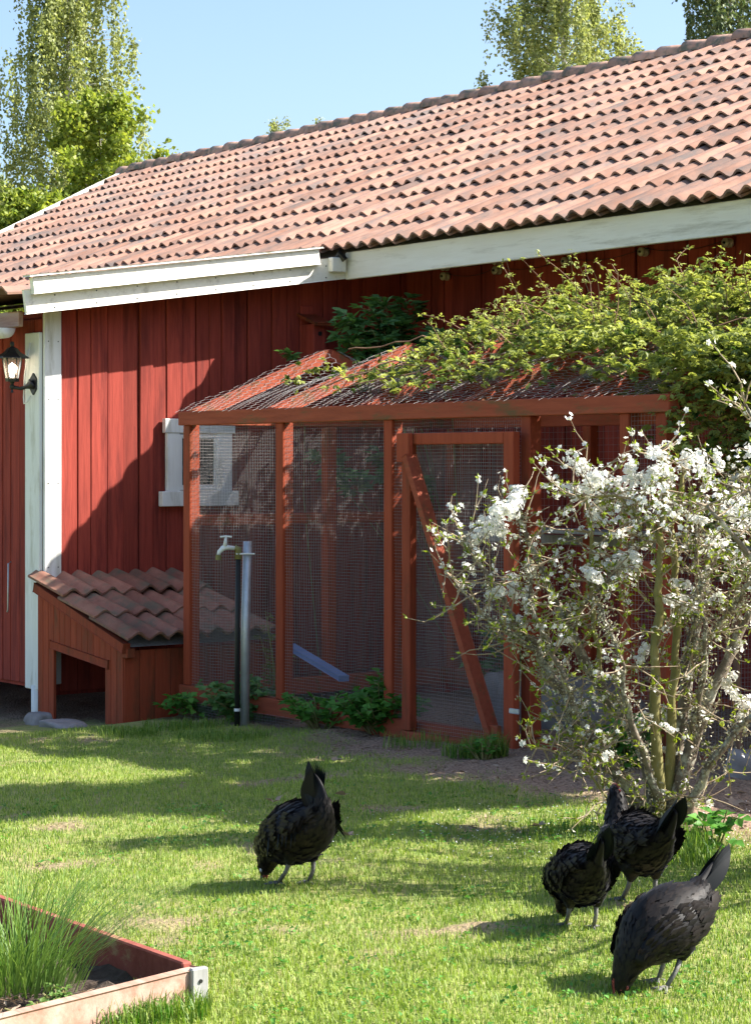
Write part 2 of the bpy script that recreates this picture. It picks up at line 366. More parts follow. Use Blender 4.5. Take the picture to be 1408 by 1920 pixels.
for c in range(31):
    for r in range(6):
        xx = XW+.05-c*TWD-.05; s_ = r*AC-.04; yy = 7.5+s_*math.cos(apit); zz = 2.80+s_*math.sin(apit)
        vis = 0 if (r == 0 and c < 3) else 2
        slots.append((vis, 0 if vis == 0 else 99, xx, yy, zz, apit))
slots.sort(key=lambda t: (t[0], t[1]))
SV = []; SF = []; SM = []
tva = np.array(tv)
for k, (vis, d, xx, yy, zz, sp) in enumerate(slots):
    jx, jr = random.uniform(-.004, .004), random.uniform(-.008, .008)
    if k < 296:
        o = obj('roof_tile', tile_me, roof, P_((xx+jx, yy-(random.uniform(.01, .03) if random.random() < .06 else 0), zz+random.uniform(-.004, .007))), (sp+random.uniform(-.006, .008), random.uniform(-.012, .012), jr*1.4))
    else:
        c_, s_ = math.cos(sp), math.sin(sp); q = tva.copy(); q[:, 0] += jr*q[:, 1]*-1
        q2 = np.stack([q[:, 0]+xx+jx-bb[0], q[:, 1]*c_-q[:, 2]*s_+yy-bb[1], q[:, 1]*s_+q[:, 2]*c_+zz-bb[2]+random.uniform(-.003, .004)], 1)
        o_ = len(SV)*len(tv); SV.append(q2); SF += [[i+o_ for i in f] for f in tf]; SM.append(random.random())
fm, nt, p = mk('far_clay_roof_tile')      # same clay, tile-to-tile tone from the mesh
L = nt.links; at = N(nt, 'ShaderNodeAttribute', attribute_name='var'); tc = N(nt, 'ShaderNodeTexCoord')
n1 = N(nt, 'ShaderNodeTexNoise', Scale=4, Detail=7, Roughness=.65); L.new(tc.outputs['Object'], n1.inputs[0])
c_ = mixc(nt, ramp(nt, n1.outputs[0], [(.35, 0.), (.65, 1.)]), (.28, .145, .098), (.42, .245, .178))
n3 = N(nt, 'ShaderNodeTexNoise', Scale=1.6, Detail=8, Roughness=.7); L.new(tc.outputs['Object'], n3.inputs[0])
c_ = mixc(nt, ramp(nt, n3.outputs[0], [(.45, 0.), (.66, 1.)]), c_, (.17, .135, .12))
mr = N(nt, 'ShaderNodeMapRange'); L.new(at.outputs['Fac'], mr.inputs[0]); mr.inputs[3].default_value = .78; mr.inputs[4].default_value = 1.22
hs = N(nt, 'ShaderNodeHueSaturation'); L.new(c_, hs.inputs['Color']); L.new(mr.outputs[0], hs.inputs['Value']); L.new(hs.outputs[0], p.inputs['Base Color']); p.inputs['Roughness'].default_value = .9
me = mesh_py('tile_field', np.concatenate(SV), SF, fm)
for i_, p_ in enumerate(me.polygons):
    j_ = i_ % len(tf); p_.use_smooth = j_ < 42 and j_ % 3 != 2
at = me.color_attributes.new('var', 'FLOAT_COLOR', 'POINT')
at.data.foreach_set('color', np.repeat(np.array([[v, v, v, 1] for v in SM], np.float32), len(tv), 0).ravel())
tag(obj('tile_field', me, roof), kind='stuff')
# ridge caps
cv = []; cf = []
for yy, rr in ((0, .132), (.19, .122), (.40, .104)):
    for k in range(9):
        an = math.pi*k/8; cv.append((yy, -math.cos(an)*rr*1.1, math.sin(an)*rr))
for j in range(2):
    for k in range(8): cf.append([j*9+k, (j+1)*9+k, (j+1)*9+k+1, j*9+k+1])
cv += [(0, v[1]*.82, v[2]*.82) for v in cv[:9]]
for k in range(8): cf.append([27+k, k, k+1, 27+k+1])
cap = mesh_py('ridge_tile', cv, cf, M['ridge'], True)
x = XL1-.1
while x < XR:
    obj('ridge_tile', cap, roof, P_((x, RY, RZ+.035+random.uniform(-.008, .008))), (random.uniform(-.05, .05), random.uniform(.02, .07), random.uniform(-.03, .03))); x += .36
box('ridge_board', XL1-.05, XR, RY-.03, RY+.03, RZ-.12, RZ+.06, M['greywood'], barn, bb, 0)
# left verge board, right fascia, soffit edge
beam('verge_board', (XL0-.02, EY-.05, EZ-.03), (XL1-.02, RY, RZ-.01), .035, .17, M['whiteh'], barn, bb)
beam('verge_cap', (XL0-.03, EY-.05, EZ+.066), (XL1-.03, RY, RZ+.086), .06, .018, M['flash'], barn, bb)
box('fascia', XW+.385, XR, EY+.03, EY+.07, EZ-.215, EZ+.012, M['whiteh'], barn, bb)
# wing: low-pitched roof with its white barge boards and capping
obj('wing_roof', mesh_py('wing_roof', [P_(v) for v in [(-26.5, 7.55, 2.76), (XW+.1, 7.55, 2.76), (XW+.1, EY+.3, 3.23), (-26.5, EY+.3, 3.23)]], [[0, 1, 2, 3]], M['greywood']), barn)
xb = XW+.36
obj('wing_soffit', mesh_py('wing_soffit', [P_(v) for v in [(XW-.1, 7.56, 2.72), (xb, 7.56, 2.72), (xb, YM, 3.30), (XW-.1, YM, 3.30)]], [[0, 1, 2, 3]], M['red']), barn)
beam('barge_board', (xb, 7.50, 2.765), (xb, 10.95, 3.255), .03, .185, M['whiteh'], barn, bb)
beam('barge_board', (xb+.043, 7.54, 2.885), (xb+.043, 10.17, 3.257), .052, .125, M['whiteh'], barn, bb)
beam('barge_capping', (xb+.035, 7.50, 2.958), (xb+.035, 10.19, 3.334), .115, .016, M['flash'], barn, bb)
box('barge_end_block', XW+.38, XW+.44, EY-.14, EY+.0, EZ-.16, EZ-.04, M['whiteh'], barn, bb)
MB().tube([(XW+.40, EY-.05, EZ-.04), (XW+.42, EY-.06, EZ-.0), (XW+.45, EY-.02, EZ-.06)], .03, 6).build('gutter_bracket', M['black'], barn, bb)
box('eave_board', -20, XW+.08, 7.60, 7.64, 2.60, 2.72, M['wood'], barn, bb)
for k in range(9):
    yy = 7.75+k*.36; zz = 2.765+(yy-7.5)*.142
    for dz in (-.045, .05): MB().tube([(xb+.0145, yy, zz+dz-.02), (xb+.018, yy, zz+dz-.02)], .006, 6).build('nail', M['black'], barn, bb)
for zz in (.1, .75, 1.4, 2.05, 2.5):
    for yy in (YC+.03, YC+.115): MB().tube([(XW+.025, yy, zz), (XW+.029, yy, zz)], .005, 6).build('nail', M['black'], barn, bb)
# gutter: half-round channel with a closed end
gv = []; gf = []
for k in range(11):
    an = math.pi+math.pi*k/10
    for xx in (-20.0, XW+.10): gv.append(P_((xx, 7.48+.075*math.cos(an), 2.585+.075*math.sin(an))))
for k in range(10): gf.append([2*k, 2*k+1, 2*k+3, 2*k+2])
gv.append(P_((XW+.10, 7.48, 2.585)))
gut = obj('gutter', mesh_py('gutter', gv, gf+[[2*k+1, 22, 2*k+3] for k in range(10)], M['whiteh'], True), barn)
sm = gut.modifiers.new('t', 'SOLIDIFY'); sm.thickness = .006
# window in the wing's side wall
win = obj('window', box_mesh('window', .03, .46, .52, M['white'], .003), barn, P_((XW+.018, 9.235, 1.31)))
wl_ = Vector(P_((XW+.018, 9.235, 1.31)))
def wp(name, x0, x1, y0, y1, z0, z1, m): 
    return box(name, x0, x1, y0, y1, z0, z1, m, win, Vector(bb)+wl_, .004)
wp('pane', XW+.034, XW+.037, 9.06, 9.39, 1.38, 1.76, M['glass'])
wp('frame', XW+.012, XW+.052, 8.94, 9.06, 1.33, 1.80, M['white']); wp('frame', XW+.012, XW+.052, 9.41, 9.56, 1.33, 1.80, M['white'])
wp('frame', XW+.012, XW+.06, 8.915, 9.585, 1.80, 1.915, M['white']); wp('sill', XW+.012, XW+.075, 8.88, 9.61, 1.21, 1.33, M['white'])
wp('glazing_bar', XW+.036, XW+.047, 9.06, 9.085, 1.34, 1.79, M['white']); wp('glazing_bar', XW+.036, XW+.047, 9.385, 9.41, 1.34, 1.79, M['white'])
wp('glazing_bar', XW+.036, XW+.047, 9.085, 9.385, 1.34, 1.38, M['white']); wp('glazing_bar', XW+.036, XW+.047, 9.085, 9.385, 1.755, 1.79, M['white'])

# ------------------------------------------------------------------ things on the barn
# carriage lantern
lp = PT(38, 660, 16.2); lb = (B(lp.x, lp.y)[0], B(lp.x, lp.y)[1], lp.z)
lx = XW-.13; lbase = (lx-.02, YC-.19, 2.19)
lan = thing('wall_lantern', 'black coach lantern with lit bulb on the white corner board', 'lantern', W(*lbase), TH)
MB().lathe([(.0, .31), (.014, .305), (.018, .285), (.012, .27), (.04, .255), (.065, .225), (.085, .212), (.132, .185), (.134, .178), (.08, .19), (.0, .2)], n=6).build('cap', M['black'], lan)
MB().lathe([(.045, .0), (.075, .185)], n=6).build('glass', M['lglass'], lan)
fr = MB()
for k in range(6):
    an = 2*math.pi*k/6; fr.tube([(.046*math.cos(an), .046*math.sin(an), 0), (.077*math.cos(an), .077*math.sin(an), .188)], .005, 4)
fr.lathe([(0, -.005), (.05, -.002), (.054, .02), (.048, .024), (.0, .02)], n=6); fr.lathe([(0, -.09), (.012, -.085), (.006, -.065), (.02, -.05), (.022, -.035), (.012, -.025), (.02, -.005), (0, 0)], n=8)
fr.build('frame', M['black'], lan)
MB().lathe([(0, .03), (.016, .035), (.022, .07), (.028, .10), (.022, .13), (0, .145)], n=10).build('bulb', M['bulb'], lan, smooth=True)
MB().tube([(0, 0, -.045), (.03, .06, -.055), (.05, .10, -.04), (.06, .125, -.03), (.065, .14, -.02)], [.014, .013, .018, .035, .05], 8).build('arm', M['black'], lan, smooth=True)
pv = MB(); c0 = Vector((.066, .142, -.02))
ring = [c0+Vector((math.cos(a)*.055, 0, math.sin(a)*.085)) for a in [math.pi*2*k/6+math.pi/2 for k in range(6)]]
ring2 = [r+Vector((0, .018, 0)) for r in ring]; ring2 = [c0+(r-c0)*1.15 if 0 else r for r in ring2]
pv.add(ring+ring2, [[0, 1, 2, 3, 4, 5], [6, 7, 8, 9, 10, 11]]+[[k, (k+1) % 6, 6+(k+1) % 6, 6+k] for k in range(6)]).build('back_plate', M['black'], lan)
MB().tube([(.03, .14, .30), (.0, .13, .17), (-.025, .12, .05), (-.03, .115, -.12), (-.015, .11, -.17), (.02, .12, -.16), (.045, .135, -.11)], .006, 6).build('cable', M['white'], lan, smooth=True)
# bird box
bx, by, bz = XW+.005, 10.33, 2.42
bird = thing('bird_box', 'small red wooden bird box with slanted lid high on the side wall', 'bird box', W(bx, by, bz), TH)
box('body', .015, .20, -.065, .065, 0, .30, M['red'], bird); box('back_board', 0, .014, -.065, .065, -.08, .46, M['red'], bird)
beam('lid', (.0, 0, .385), (.27, 0, .295), .19, .022, M['red_dark'], bird)
MB().tube([(.195, 0, .22), (.2035, 0, .22)], .02, 10).build('entrance_hole', M['black'], bird)
# porcelain insulators in pairs along the long wall, with two slack wires
pins = []
pairs = [(831, 500, 518), (928, 489, 507), (1058, 470, 490), (1202, 452, 472), (1360, 433, 455)]
words = ['nearest the vine-hung corner of the wing', 'second pair from the wing corner', 'middle pair of the five on the wall', 'second pair from the right edge', 'rightmost pair under the eave']
for i_, (u, v1, v2) in enumerate(pairs):
    k = (u-704)/4000; yb = YM-.06; xx = yb*(k*.6-.8)/(.6+.8*k)
    Y = W(xx, yb).y; row = []
    for j, v in enumerate((v1, v2)):
        z = 1.55+(870-v)/4000*Y
        ins = thing('insulator', ('upper' if j == 0 else 'lower')+' porcelain insulator, '+words[i_], 'insulator', W(xx, YM-.005, z), TH, 'porcelain insulators under the eave')
        d = MB().lathe([(.012, 0), (.034, .004), (.036, .022), (.022, .032), (.022, .042), (.036, .052), (.034, .068), (.012, .072)], n=10)
        d.V = [Vector((v_.x, -v_.z, v_.y)) for v_ in d.V]; d.F = [f[::-1] for f in d.F]; d.build('spool', M['porcelain'], ins, smooth=True)
        MB().tube([(0, .0, 0), (0, -.082, 0)], .010, 6).build('bolt', M['black'], ins)
        row.append((xx, YM-.042, z))
    pins.append(row)
for j, nm in ((0, 'upper'), (1, 'lower')):
    Q = []
    for a_, b_ in zip(pins[:-1], pins[1:]):
        for t in np.linspace(0, 1, 8, endpoint=False):
            q = Vector(a_[j]).lerp(Vector(b_[j]), t); q.z += -.05*4*t*(1-t)+.03; Q.append(q)
    Q.append(Vector(pins[-1][j])+Vector((0, 0, .03)))
    Q = [W(*q) for q in Q]; o = MB().tube(Q, .0025, 4).build('wall_wire', M['rubber'], None)
    tag(o, 'thin dark wire strung along the %s row of insulators' % nm, 'wire')

# ------------------------------------------------------------------ tiled shelter against the wing
SX0, SX1, SY0, SY1 = XW+.03, XW+1.33, 7.80, 9.12
sbase = (SX1, SY0, -.36)
sh = thing('tiled_shelter', 'low red animal shelter with old tiled roof and open end by the corner', 'shelter', W(*sbase), TH)
zt, ze = .58, .22     # roof height at the wall and at the low eave (end wall top edge)
def sp_(o): return (o[0]-sbase[0], o[1]-sbase[1], o[2]-sbase[2])
n_b = 15; opx0, opx1, opz = SX0+.24, SX0+1.07, .16
for k in range(n_b):
    x0 = SX0+(SX1-SX0)*k/n_b; x1 = SX0+(SX1-SX0)*(k+1)/n_b; xm = (x0+x1)/2
    top = zt+(ze-zt)*(xm-SX0)/(SX1-SX0); lo = -.62
    if x0 > opx0-.02 and x1 < opx1+.02: lo = opz-.10*(xm-opx0)+.012
    o = box('end_board', x0+.002, x1-.002, SY0-.012, SY0+.012, lo+random.uniform(-.01, .01), top, M['red_dark'], sh, sbase, .003)
beam('lintel', (opx0-.03, SY0-.016, opz+.015), (opx1+.03, SY0-.016, opz-.075), .012, .06, M['red_dark'], sh, sbase)
for yy in np.arange(SY0+.06, SY1, .13):
    box('side_board', SX1-.015+random.uniform(-.003, .003), SX1+.008, yy-.063, yy+.063, -.55, ze-.02, M['red_dark'], sh, sbase, .003)
box('corner_post', SX1-.075, SX1-.016, SY0+.013, SY0+.07, -.5, ze-.03, M['red_dark'], sh, sbase)
box('rafter_end', SX1-.02, SX1+.07, SY0-.02, SY0+.05, ze-.07, ze+.0, M['red_dark'], sh, sbase)
beam('roof_edge', (SX0, SY0-.02, zt+.02), (SX1+.06, SY0-.02, ze-.0), .05, .07, M['red_dark'], sh, sbase, up=(0, 0, 1))
obj('roof_deck', mesh_py('roof_deck', [sp_(v) for v in [(SX0, SY0, zt+.03), (SX1+.06, SY0, ze+.01), (SX1+.06, SY1, ze+.01), (SX0, SY1, zt+.03)]], [[0, 1, 2, 3]], M['greywood']), sh)
sa = math.atan2(zt-ze, SX1-SX0); TL = 3; ln_ = 1.50/TL
tv2, tf2 = tile_vf(.335, ln_+.08, 14, .052, .018); old_me = mesh_py('roof_tile', tv2, tf2, M['tile_old'])
for i_, p_ in enumerate(old_me.polygons): p_.use_smooth = (i_ < 42 and i_ % 3 != 2)
for r in range(TL):
    for c in range(4):
        s_ = r*ln_; xx = SX1+.12-s_*math.cos(sa); zz = ze+.03+(s_-.06)*math.sin(sa); yy = SY0-.04+.167+c*.335
        o = obj('roof_tile', old_me, sh, sp_((xx, yy, zz+random.uniform(-.004, .006))))
        o.rotation_euler = Matrix.Rotation(math.pi/2+random.uniform(-.03, .03), 4, 'Z').to_3x3().to_4x4().to_euler()
        o.rotation_euler = (Matrix.Rotation(math.pi/2+random.uniform(-.025, .025), 4, 'Z') @ Matrix.Rotation(sa+random.uniform(-.015, .02), 4, 'X')).to_euler()

# ------------------------------------------------------------------ chicken coop
CX0, CX1, CY0, CY1, CP = -13.24, -8.28, 8.18, 10.72, 9.45
CZ, PZ = 1.93, 2.43
cbase = (CX0, CY0, -.2)
coop = thing('chicken_coop', 'red timber chicken run with wire mesh walls and gabled wire roof', 'chicken coop', W(*cbase), TH)
def cb(name, x0, x1, y0, y1, z0, z1, m='red_beam', par=None, base=cbase): return box(name, x0, x1, y0, y1, z0, z1, M[m], par or coop, base, .005)
pm = {}
def post(x, y, w, d, z0, z1): return cb('post', x-w/2, x+w/2, y-d/2, y+d/2, z0, z1, 'red_dark')
for x, w in ((CX0+.05, .085), (-12.0, .085), (-10.78, .085), (-9.45, .085), (CX1-.05, .085)): post(x, CY0+.045, w, .09, -.05, CZ-.10)
post(-8.62, CY0+.045, .075, .09, -.1, CZ-.10)
for x in (CX0+.05, -11.6, -9.9, CX1-.05): post(x, CY1-.045, .085, .09, -.1, CZ-.1)
for x in (CX0+.05, CX1-.05): post(x, CP, .085, .085, -.1, CZ-.1)
cb('top_beam', CX0-.03, CX1+.03, CY0-.02, CY0+.07, CZ-.10, CZ+.0); cb('top_beam', CX0, CX1, CY1-.07, CY1, CZ-.1, CZ)
cb('top_beam', CX0+.002, CX0+.06, CY0+.071, CY1-.071, CZ-.098, CZ-.004); cb('top_beam', CX1-.06, CX1-.002, CY0+.071, CY1-.071, CZ-.098, CZ-.004)
cb('sill', CX0-.03, -11.0, CY0-.015, CY0+.075, -.17, -.052); cb('sill', -10.998, CX1, CY0-.012, CY0+.078, -.19, -.055)
cb('sill', CX0, CX0+.08, CY0+.08, CY1, -.18, -.06); cb('sill', CX1-.08, CX1, CY0+.08, CY1, -.18, -.06); cb('sill', CX0, CX1, CY1-.08, CY1+.0, -.2, -.06)
cb('rail', CX0+.01, CX0+.055, CY0+.095, CY1-.1, 1.10, 1.18); cb('rail', -9.4, -8.66, CY1-.08, CY1-.03, 1.62, 1.71); cb('rail', CX0+.1, CX1-.1, CY1-.08, CY1-.03, .95, 1.02, 'greywood')
cb('rail', -8.57, CX1-.1, CY0+.0, CY0+.07, .93, 1.02)
cb('perch_shelf', -12.1, -10.6, CY1-.5, CY1-.1, 1.05, 1.075, 'greywood')
cb('grey_stud', -9.25, -9.17, CY1-.075, CY1-.01, .2, 1.9, 'greywood')
rx = [CX0+.035, -12.18, -11.12, -10.06, -9.05, CX1-.03]
for x in rx:
    beam('rafter', (x, CY0+.072, CZ-.028), (x, CP+.01, PZ-.05), .055, .085, M['red_beam'], coop, cbase)
    beam('rafter', (x, CY1-.072, CZ-.028), (x, CP+.012, PZ-.05), .055, .085, M['red_beam'], coop, cbase)
# square mesh panels: straight welded wires with a little waviness
def mesh_panel(name, o, du, dv, wu, wv, cell=.0205, r=.00085, parent=coop, base=cbase, wob=.004):
    o = Vector(o)-Vector(base); du = Vector(du).normalized(); dv = Vector(dv).normalized(); nn = du.cross(dv)
    V = []; F = []
    phase = [random.uniform(0, 6) for _ in range(4)]
    def d(s, t): return nn*wob*(math.sin(s*5+phase[0])*math.sin(t*4+phase[1])) + du*wob*.6*math.sin(t*7+phase[2]) + dv*wob*.6*math.sin(s*6+phase[3])
    def line(f, seg):
        k0 = len(V)
        for i in range(seg+1):
            s, t, off = f(i/seg); c = o+du*s+dv*t+d(s, t)
            for an in (0, 2.094, 4.189): V.append(c+nn*(r*math.cos(an))+off*(r*math.sin(an)))
        for i in range(seg):
            for k in range(3): F.append([k0+i*3+k, k0+i*3+(k+1) % 3, k0+i*3+3+(k+1) % 3, k0+i*3+3+k])
    for s in np.arange(0, wu, cell): line(lambda t, s=s: (s, t*wv, du), 8)
    for t in np.arange(0, wv, cell): line(lambda s, t=t: (s*wu, t, dv), 6)
    return tag(obj(name, mesh_np(name, [tuple(v) for v in V], F, M['wire']), parent), kind='stuff')
yf = CY0+.02
for x0, x1 in ((CX0+.09, -12.04), (-11.96, -10.82), (-10.74, -9.49)): mesh_panel('wire_mesh', (x0, yf, -.06), (1, 0, 0), (0, 0, 1), x1-x0, CZ-.03)
mesh_panel('wire_mesh', (-8.58, yf, -.06), (1, 0, 0), (0, 0, 1), .22, CZ-.03, .026)
mesh_panel('wire_mesh', (CX0+.015, CY0+.1, -.25), (0, 1, 0), (0, 0, 1), CY1-CY0-.2, CZ+.1, .022)
mesh_panel('wire_mesh', (CX1-.02, CY0+.1, -.06), (0, 1, 0), (0, 0, 1), CY1-CY0-.2, CZ-.03, .026)
mesh_panel('wire_mesh', (CX0+.1, CY1-.02, -.06), (1, 0, 0), (0, 0, 1), CX1-CX0-.2, CZ-.03, .05)
mesh_panel('wire_mesh', (CX0-.02, CY0-.02, -.32), (1, 0, 0), (0, 0, 1), 2.0, .16, .0195)
# hexagonal netting over the rafters
def hexnet(y0, z0, y1, z1, name):
    Lv = math.hypot(y1-y0, z1-z0); ey, ez = (y1-y0)/Lv, (z1-z0)/Lv
    c = .078; V = []; F = []; r = .0015
    def pos(s, t):
        X_ = CX0+s; k_ = max(0, min(len(rx)-2, sum(1 for q in rx if q <= X_)-1)); f_ = max(0, min(1, (X_-rx[k_])/(rx[k_+1]-rx[k_])))
        sag = -.17*math.sin(math.pi*f_)**1.3*max(0, t/Lv)**1.2+.008*math.sin(s*17+t*9)
        return Vector((CX0+s-cbase[0], y0+ey*t-cbase[1], z0+ez*t-cbase[2]+sag+.012))
    def seg(p, q):
        a, b = pos(*p), pos(*q); d = (b-a).normalized(); s_ = d.cross(Vector((0, .3, 1))).normalized(); w = d.cross(s_); k0 = len(V)
        for e in (a, b):
            for an in (0, 2.094, 4.189): V.append(e+(s_*math.cos(an)+w*math.sin(an))*r)
        for k in range(3): F.append([k0+k, k0+(k+1) % 3, k0+3+(k+1) % 3, k0+3+k])
    h = c/math.sqrt(3)
    for j in range(int(Lv/(1.5*h))):
        for i in range(int((CX1-CX0)/c)):
            s = i*c+(c/2 if j % 2 else 0); t = j*1.5*h
            seg((s, t), (s+c/2, t+h/2)); seg((s+c/2, t+h/2), (s+c, t)); seg((s, t), (s, t-h))
    tag(obj(name, mesh_np(name, [tuple(v) for v in V], F, M['wire']), coop), kind='stuff')
hexnet(CY0-.02, CZ+.0, CP, PZ, 'hexagonal_netting'); hexnet(CY1+.02, CZ+.0, CP, PZ, 'hexagonal_netting')
# the door, swung right back against the front
dx0, dx1, dy = -10.50, -9.44, CY0-.075
door = obj('door', box_mesh('door', .085, .055, 1.83, M['red_dark'], .005), coop, (dx0+.04-cbase[0], dy-cbase[1], -.10-cbase[2]))
dbase = (dx0+.04, dy, -.10)
cb('stile', dx1-.09, dx1, dy-.027, dy+.027, -.17, 1.74, 'red_dark', door, dbase)
cb('rail', dx0+.083, dx1-.091, dy-.025, dy+.025, 1.67, 1.74, 'red_dark', door, dbase); cb('rail', dx0+.0, dx1-.091, dy-.03, dy+.03, -.20, -.105, 'red_beam', door, dbase)
beam('brace', (dx0+.10, dy-.045, 1.60), (dx1-.16, dy-.045, -.04), .034, .085, M['red_beam'], door, dbase, up=(0, 1, .01))
cb('block', dx0-.005, dx0+.12, dy-.068, dy-.029, 1.56, 1.74, 'red_dark', door, dbase); cb('block', dx1-.21, dx1-.095, dy-.07, dy-.032, -.17, .02, 'red_beam', door, dbase)
mesh_panel('wire_mesh', (dx0+.08, dy+.026, -.1), (1, 0, 0), (0, 0, 1), .90, 1.80, .0215, .00085, door, dbase)
cb('hinge', dx1-.03, dx1+.06, dy-.034, dy-.028, .1, .13, 'zinc', door, dbase); cb('hinge', dx1-.03, dx1+.06, dy-.034, dy-.028, 1.4, 1.43, 'zinc', door, dbase)
lt = obj('latch_plate', box_mesh('latch_plate', .20, .012, .055, M['porcelain'], .004), coop, (-8.57-cbase[0], CY0-.01-cbase[1], .955-cbase[2]))
MB().tube([(-.07, -.02, .028), (.06, -.02, .028), (.06, -.035, .015)], .007, 6).build('bolt', M['zinc'], lt)
MB().tube([(-.04, -.02, .06), (-.02, -.03, .085), (.02, -.03, .08)], .004, 6).build('bolt', M['zinc'], lt)
# inside the run
o = MB(); rr = random.Random(3)
tag(obj('blue_strip', beam_mesh('blue_strip', PT(545, 1212, 15.9), PT(645, 1272, 15.0), .07, .035, M['blue'])), 'blue plastic strip leaning on the soil inside the run', 'plastic strip')
def rock(name, loc, s, label, cat):
    bm = bmesh.new(); bmesh.ops.create_icosphere(bm, subdivisions=3, radius=1)
    r_ = random.Random(hash(label) % 1000)
    ph = [r_.uniform(0, 6) for _ in range(6)]
    for v in bm.verts:
        c = v.co.copy(); k = 1+.12*math.sin(3*c.x+ph[0])*math.sin(2.6*c.y+ph[1])+.1*math.sin(4*c.z+ph[2]+2*c.x)+.05*math.sin(9*c.y+ph[3])
        v.co = Vector((max(-.8, min(.8, c.x))*s[0]*k*1.15, max(-.8, min(.8, c.y))*s[1]*k*1.15, max(-.6, min(.62, c.z))*s[2]*k*1.4))
    me = bpy.data.meshes.new(name); bm.to_mesh(me); bm.free(); me.materials.append(M['stone'])
    for p_ in me.polygons: p_.use_smooth = True
    return tag(obj(name, me, None, loc, (0, 0, TH)), label, cat)
q = W(-10.3, 9.2); rock('stone', (q.x, q.y, gz(q.x, q.y)+.10), (.62, .3, .22), 'large pale grey boulder lying inside the chicken run', 'stone')
q = PT(75, 1368, 15.9); rock('stone', (q.x, q.y, gz(q.x, q.y)+.03), (.12, .09, .07), 'small grey stone at the foot of the white corner board', 'stone')
q = PT(118, 1378, 15.2); rock('stone', (q.x, q.y, gz(q.x, q.y)+.0), (.2, .12, .05), 'flat grey stone in front of the shelter opening', 'stone')
q = PT(1400, 1400, 11.0); rock('stone', (q.x, q.y, gz(q.x, q.y)+.05), (.1, .1, .09), 'grey stone behind the blossoming bush at the right edge', 'stone')

# ------------------------------------------------------------------ standpipe with tap
tp = PT(455, 1310, 14.55); tpz = gz(tp.x, tp.y); tbase = (tp.x, tp.y, tpz)
tap = thing('water_standpipe', 'grey steel standpipe with white garden tap and black water pipe before the mesh', 'standpipe', tbase)
ztop = 1.55+(870-1015)/4000*14.55-tpz
MB().tube([(.016, 0, -.05), (.02, 0, ztop*.5), (.035, 0, ztop)], .031, 12).build('steel_post', M['zinc'], tap, smooth=True)
MB().tube([(-.035, -.03, -.05), (-.033, -.03, ztop*.5), (-.027, -.03, ztop-.11)], .018, 8).build('black_pipe', M['rubber'], tap, smooth=True)
MB().tube([(-.027, -.03, ztop-.12), (-.027, -.03, ztop-.05), (-.05, -.032, ztop-.045)], .024, 8).build('brass_elbow', M['greenbark'], tap, smooth=True)
tb = MB().tube([(-.05, -.032, ztop-.045), (-.10, -.036, ztop-.04), (-.13, -.038, ztop-.045), (-.155, -.04, ztop-.07), (-.16, -.04, ztop-.10)], [.014, .016, .02, .016, .017], 8)
tb.tube([(-.115, -.037, ztop-.03), (-.11, -.037, ztop+.03)], [.018, .008], 8)
tpo = tb.build('tap', M['white'], tap, smooth=True)
MB().tube([(-.15, -.037, ztop+.032), (-.11, -.037, ztop+.036), (-.07, -.037, ztop+.032)], .006, 6).build('handle', M['white'], tpo)
MB().tube([(-.16, -.04, ztop-.09), (-.163, -.04, ztop-.125)], .02, 8).build('spout_nut', M['greenbark'], tpo)
MB().lathe([(.034, 0), (.036, .006), (.034, .012)], (.033, 0, ztop-.09), 12).tube([(-.04, -.05, ztop-.084), (.05, -.034, ztop-.084), (.085, -.03, ztop-.084)], .006, 6).build('clamp', M['white'], tap)
MB().lathe([(.021, 0), (.021, .02)], (-.034, -.03, .10), 10).build('clip', M['white'], tap)

# ------------------------------------------------------------------ raised bed
bc = B(-.53, 6.10); zg = gz(-.53, 6.1); bbase = (bc[0], bc[1], zg)
bed = thing('raised_bed', 'weathered red plank raised bed with pale corner post', 'raised bed', W(bbase[0], bbase[1], bbase[2]-.025), TH)
obj('plank', beam_mesh('plank', (-.018, .028, .048), (.27, -1.3, .048), .032, .175, M['wood']), bed)
pl1 = box('plank', -1.6, -.036, -.003, .030, -.04, .15, M['woodred'], bed, (0, 0, 0), .005)
box('plank', -1.6, -.036, -1.26, -1.23, -.04, .14, M['woodred'], bed, (0, 0, 0), .005); box('plank', -1.635, -1.603, -1.26, .028, -.04, .14, M['wood'], bed, (0, 0, 0), .005)
cp_ = box('corner_post', -.001, .022, -.005, .05, -.05, .142, M['greywood'], bed, (0, 0, 0), .004)
for zz in (.045, .105): MB().tube([(.022, .022, zz), (.0255, .022, zz)], .006, 8).build('nail', M['black'], bed)
sv = []; sf = []; ns = 30
for i_ in range(ns+1):
    for j_ in range(ns+1): sv.append((-1.6+1.56*i_/ns, -1.228+1.224*j_/ns, .045+random.uniform(-.015, .02)+.02*math.sin(i_*.9)*math.sin(j_*1.1)))
for i_ in range(ns):
    for j_ in range(ns): k = i_*(ns+1)+j_; sf.append([k, k+ns+1, k+ns+2, k+1])
obj('soil', mesh_py('soil', sv, sf, M['soil']), bed)

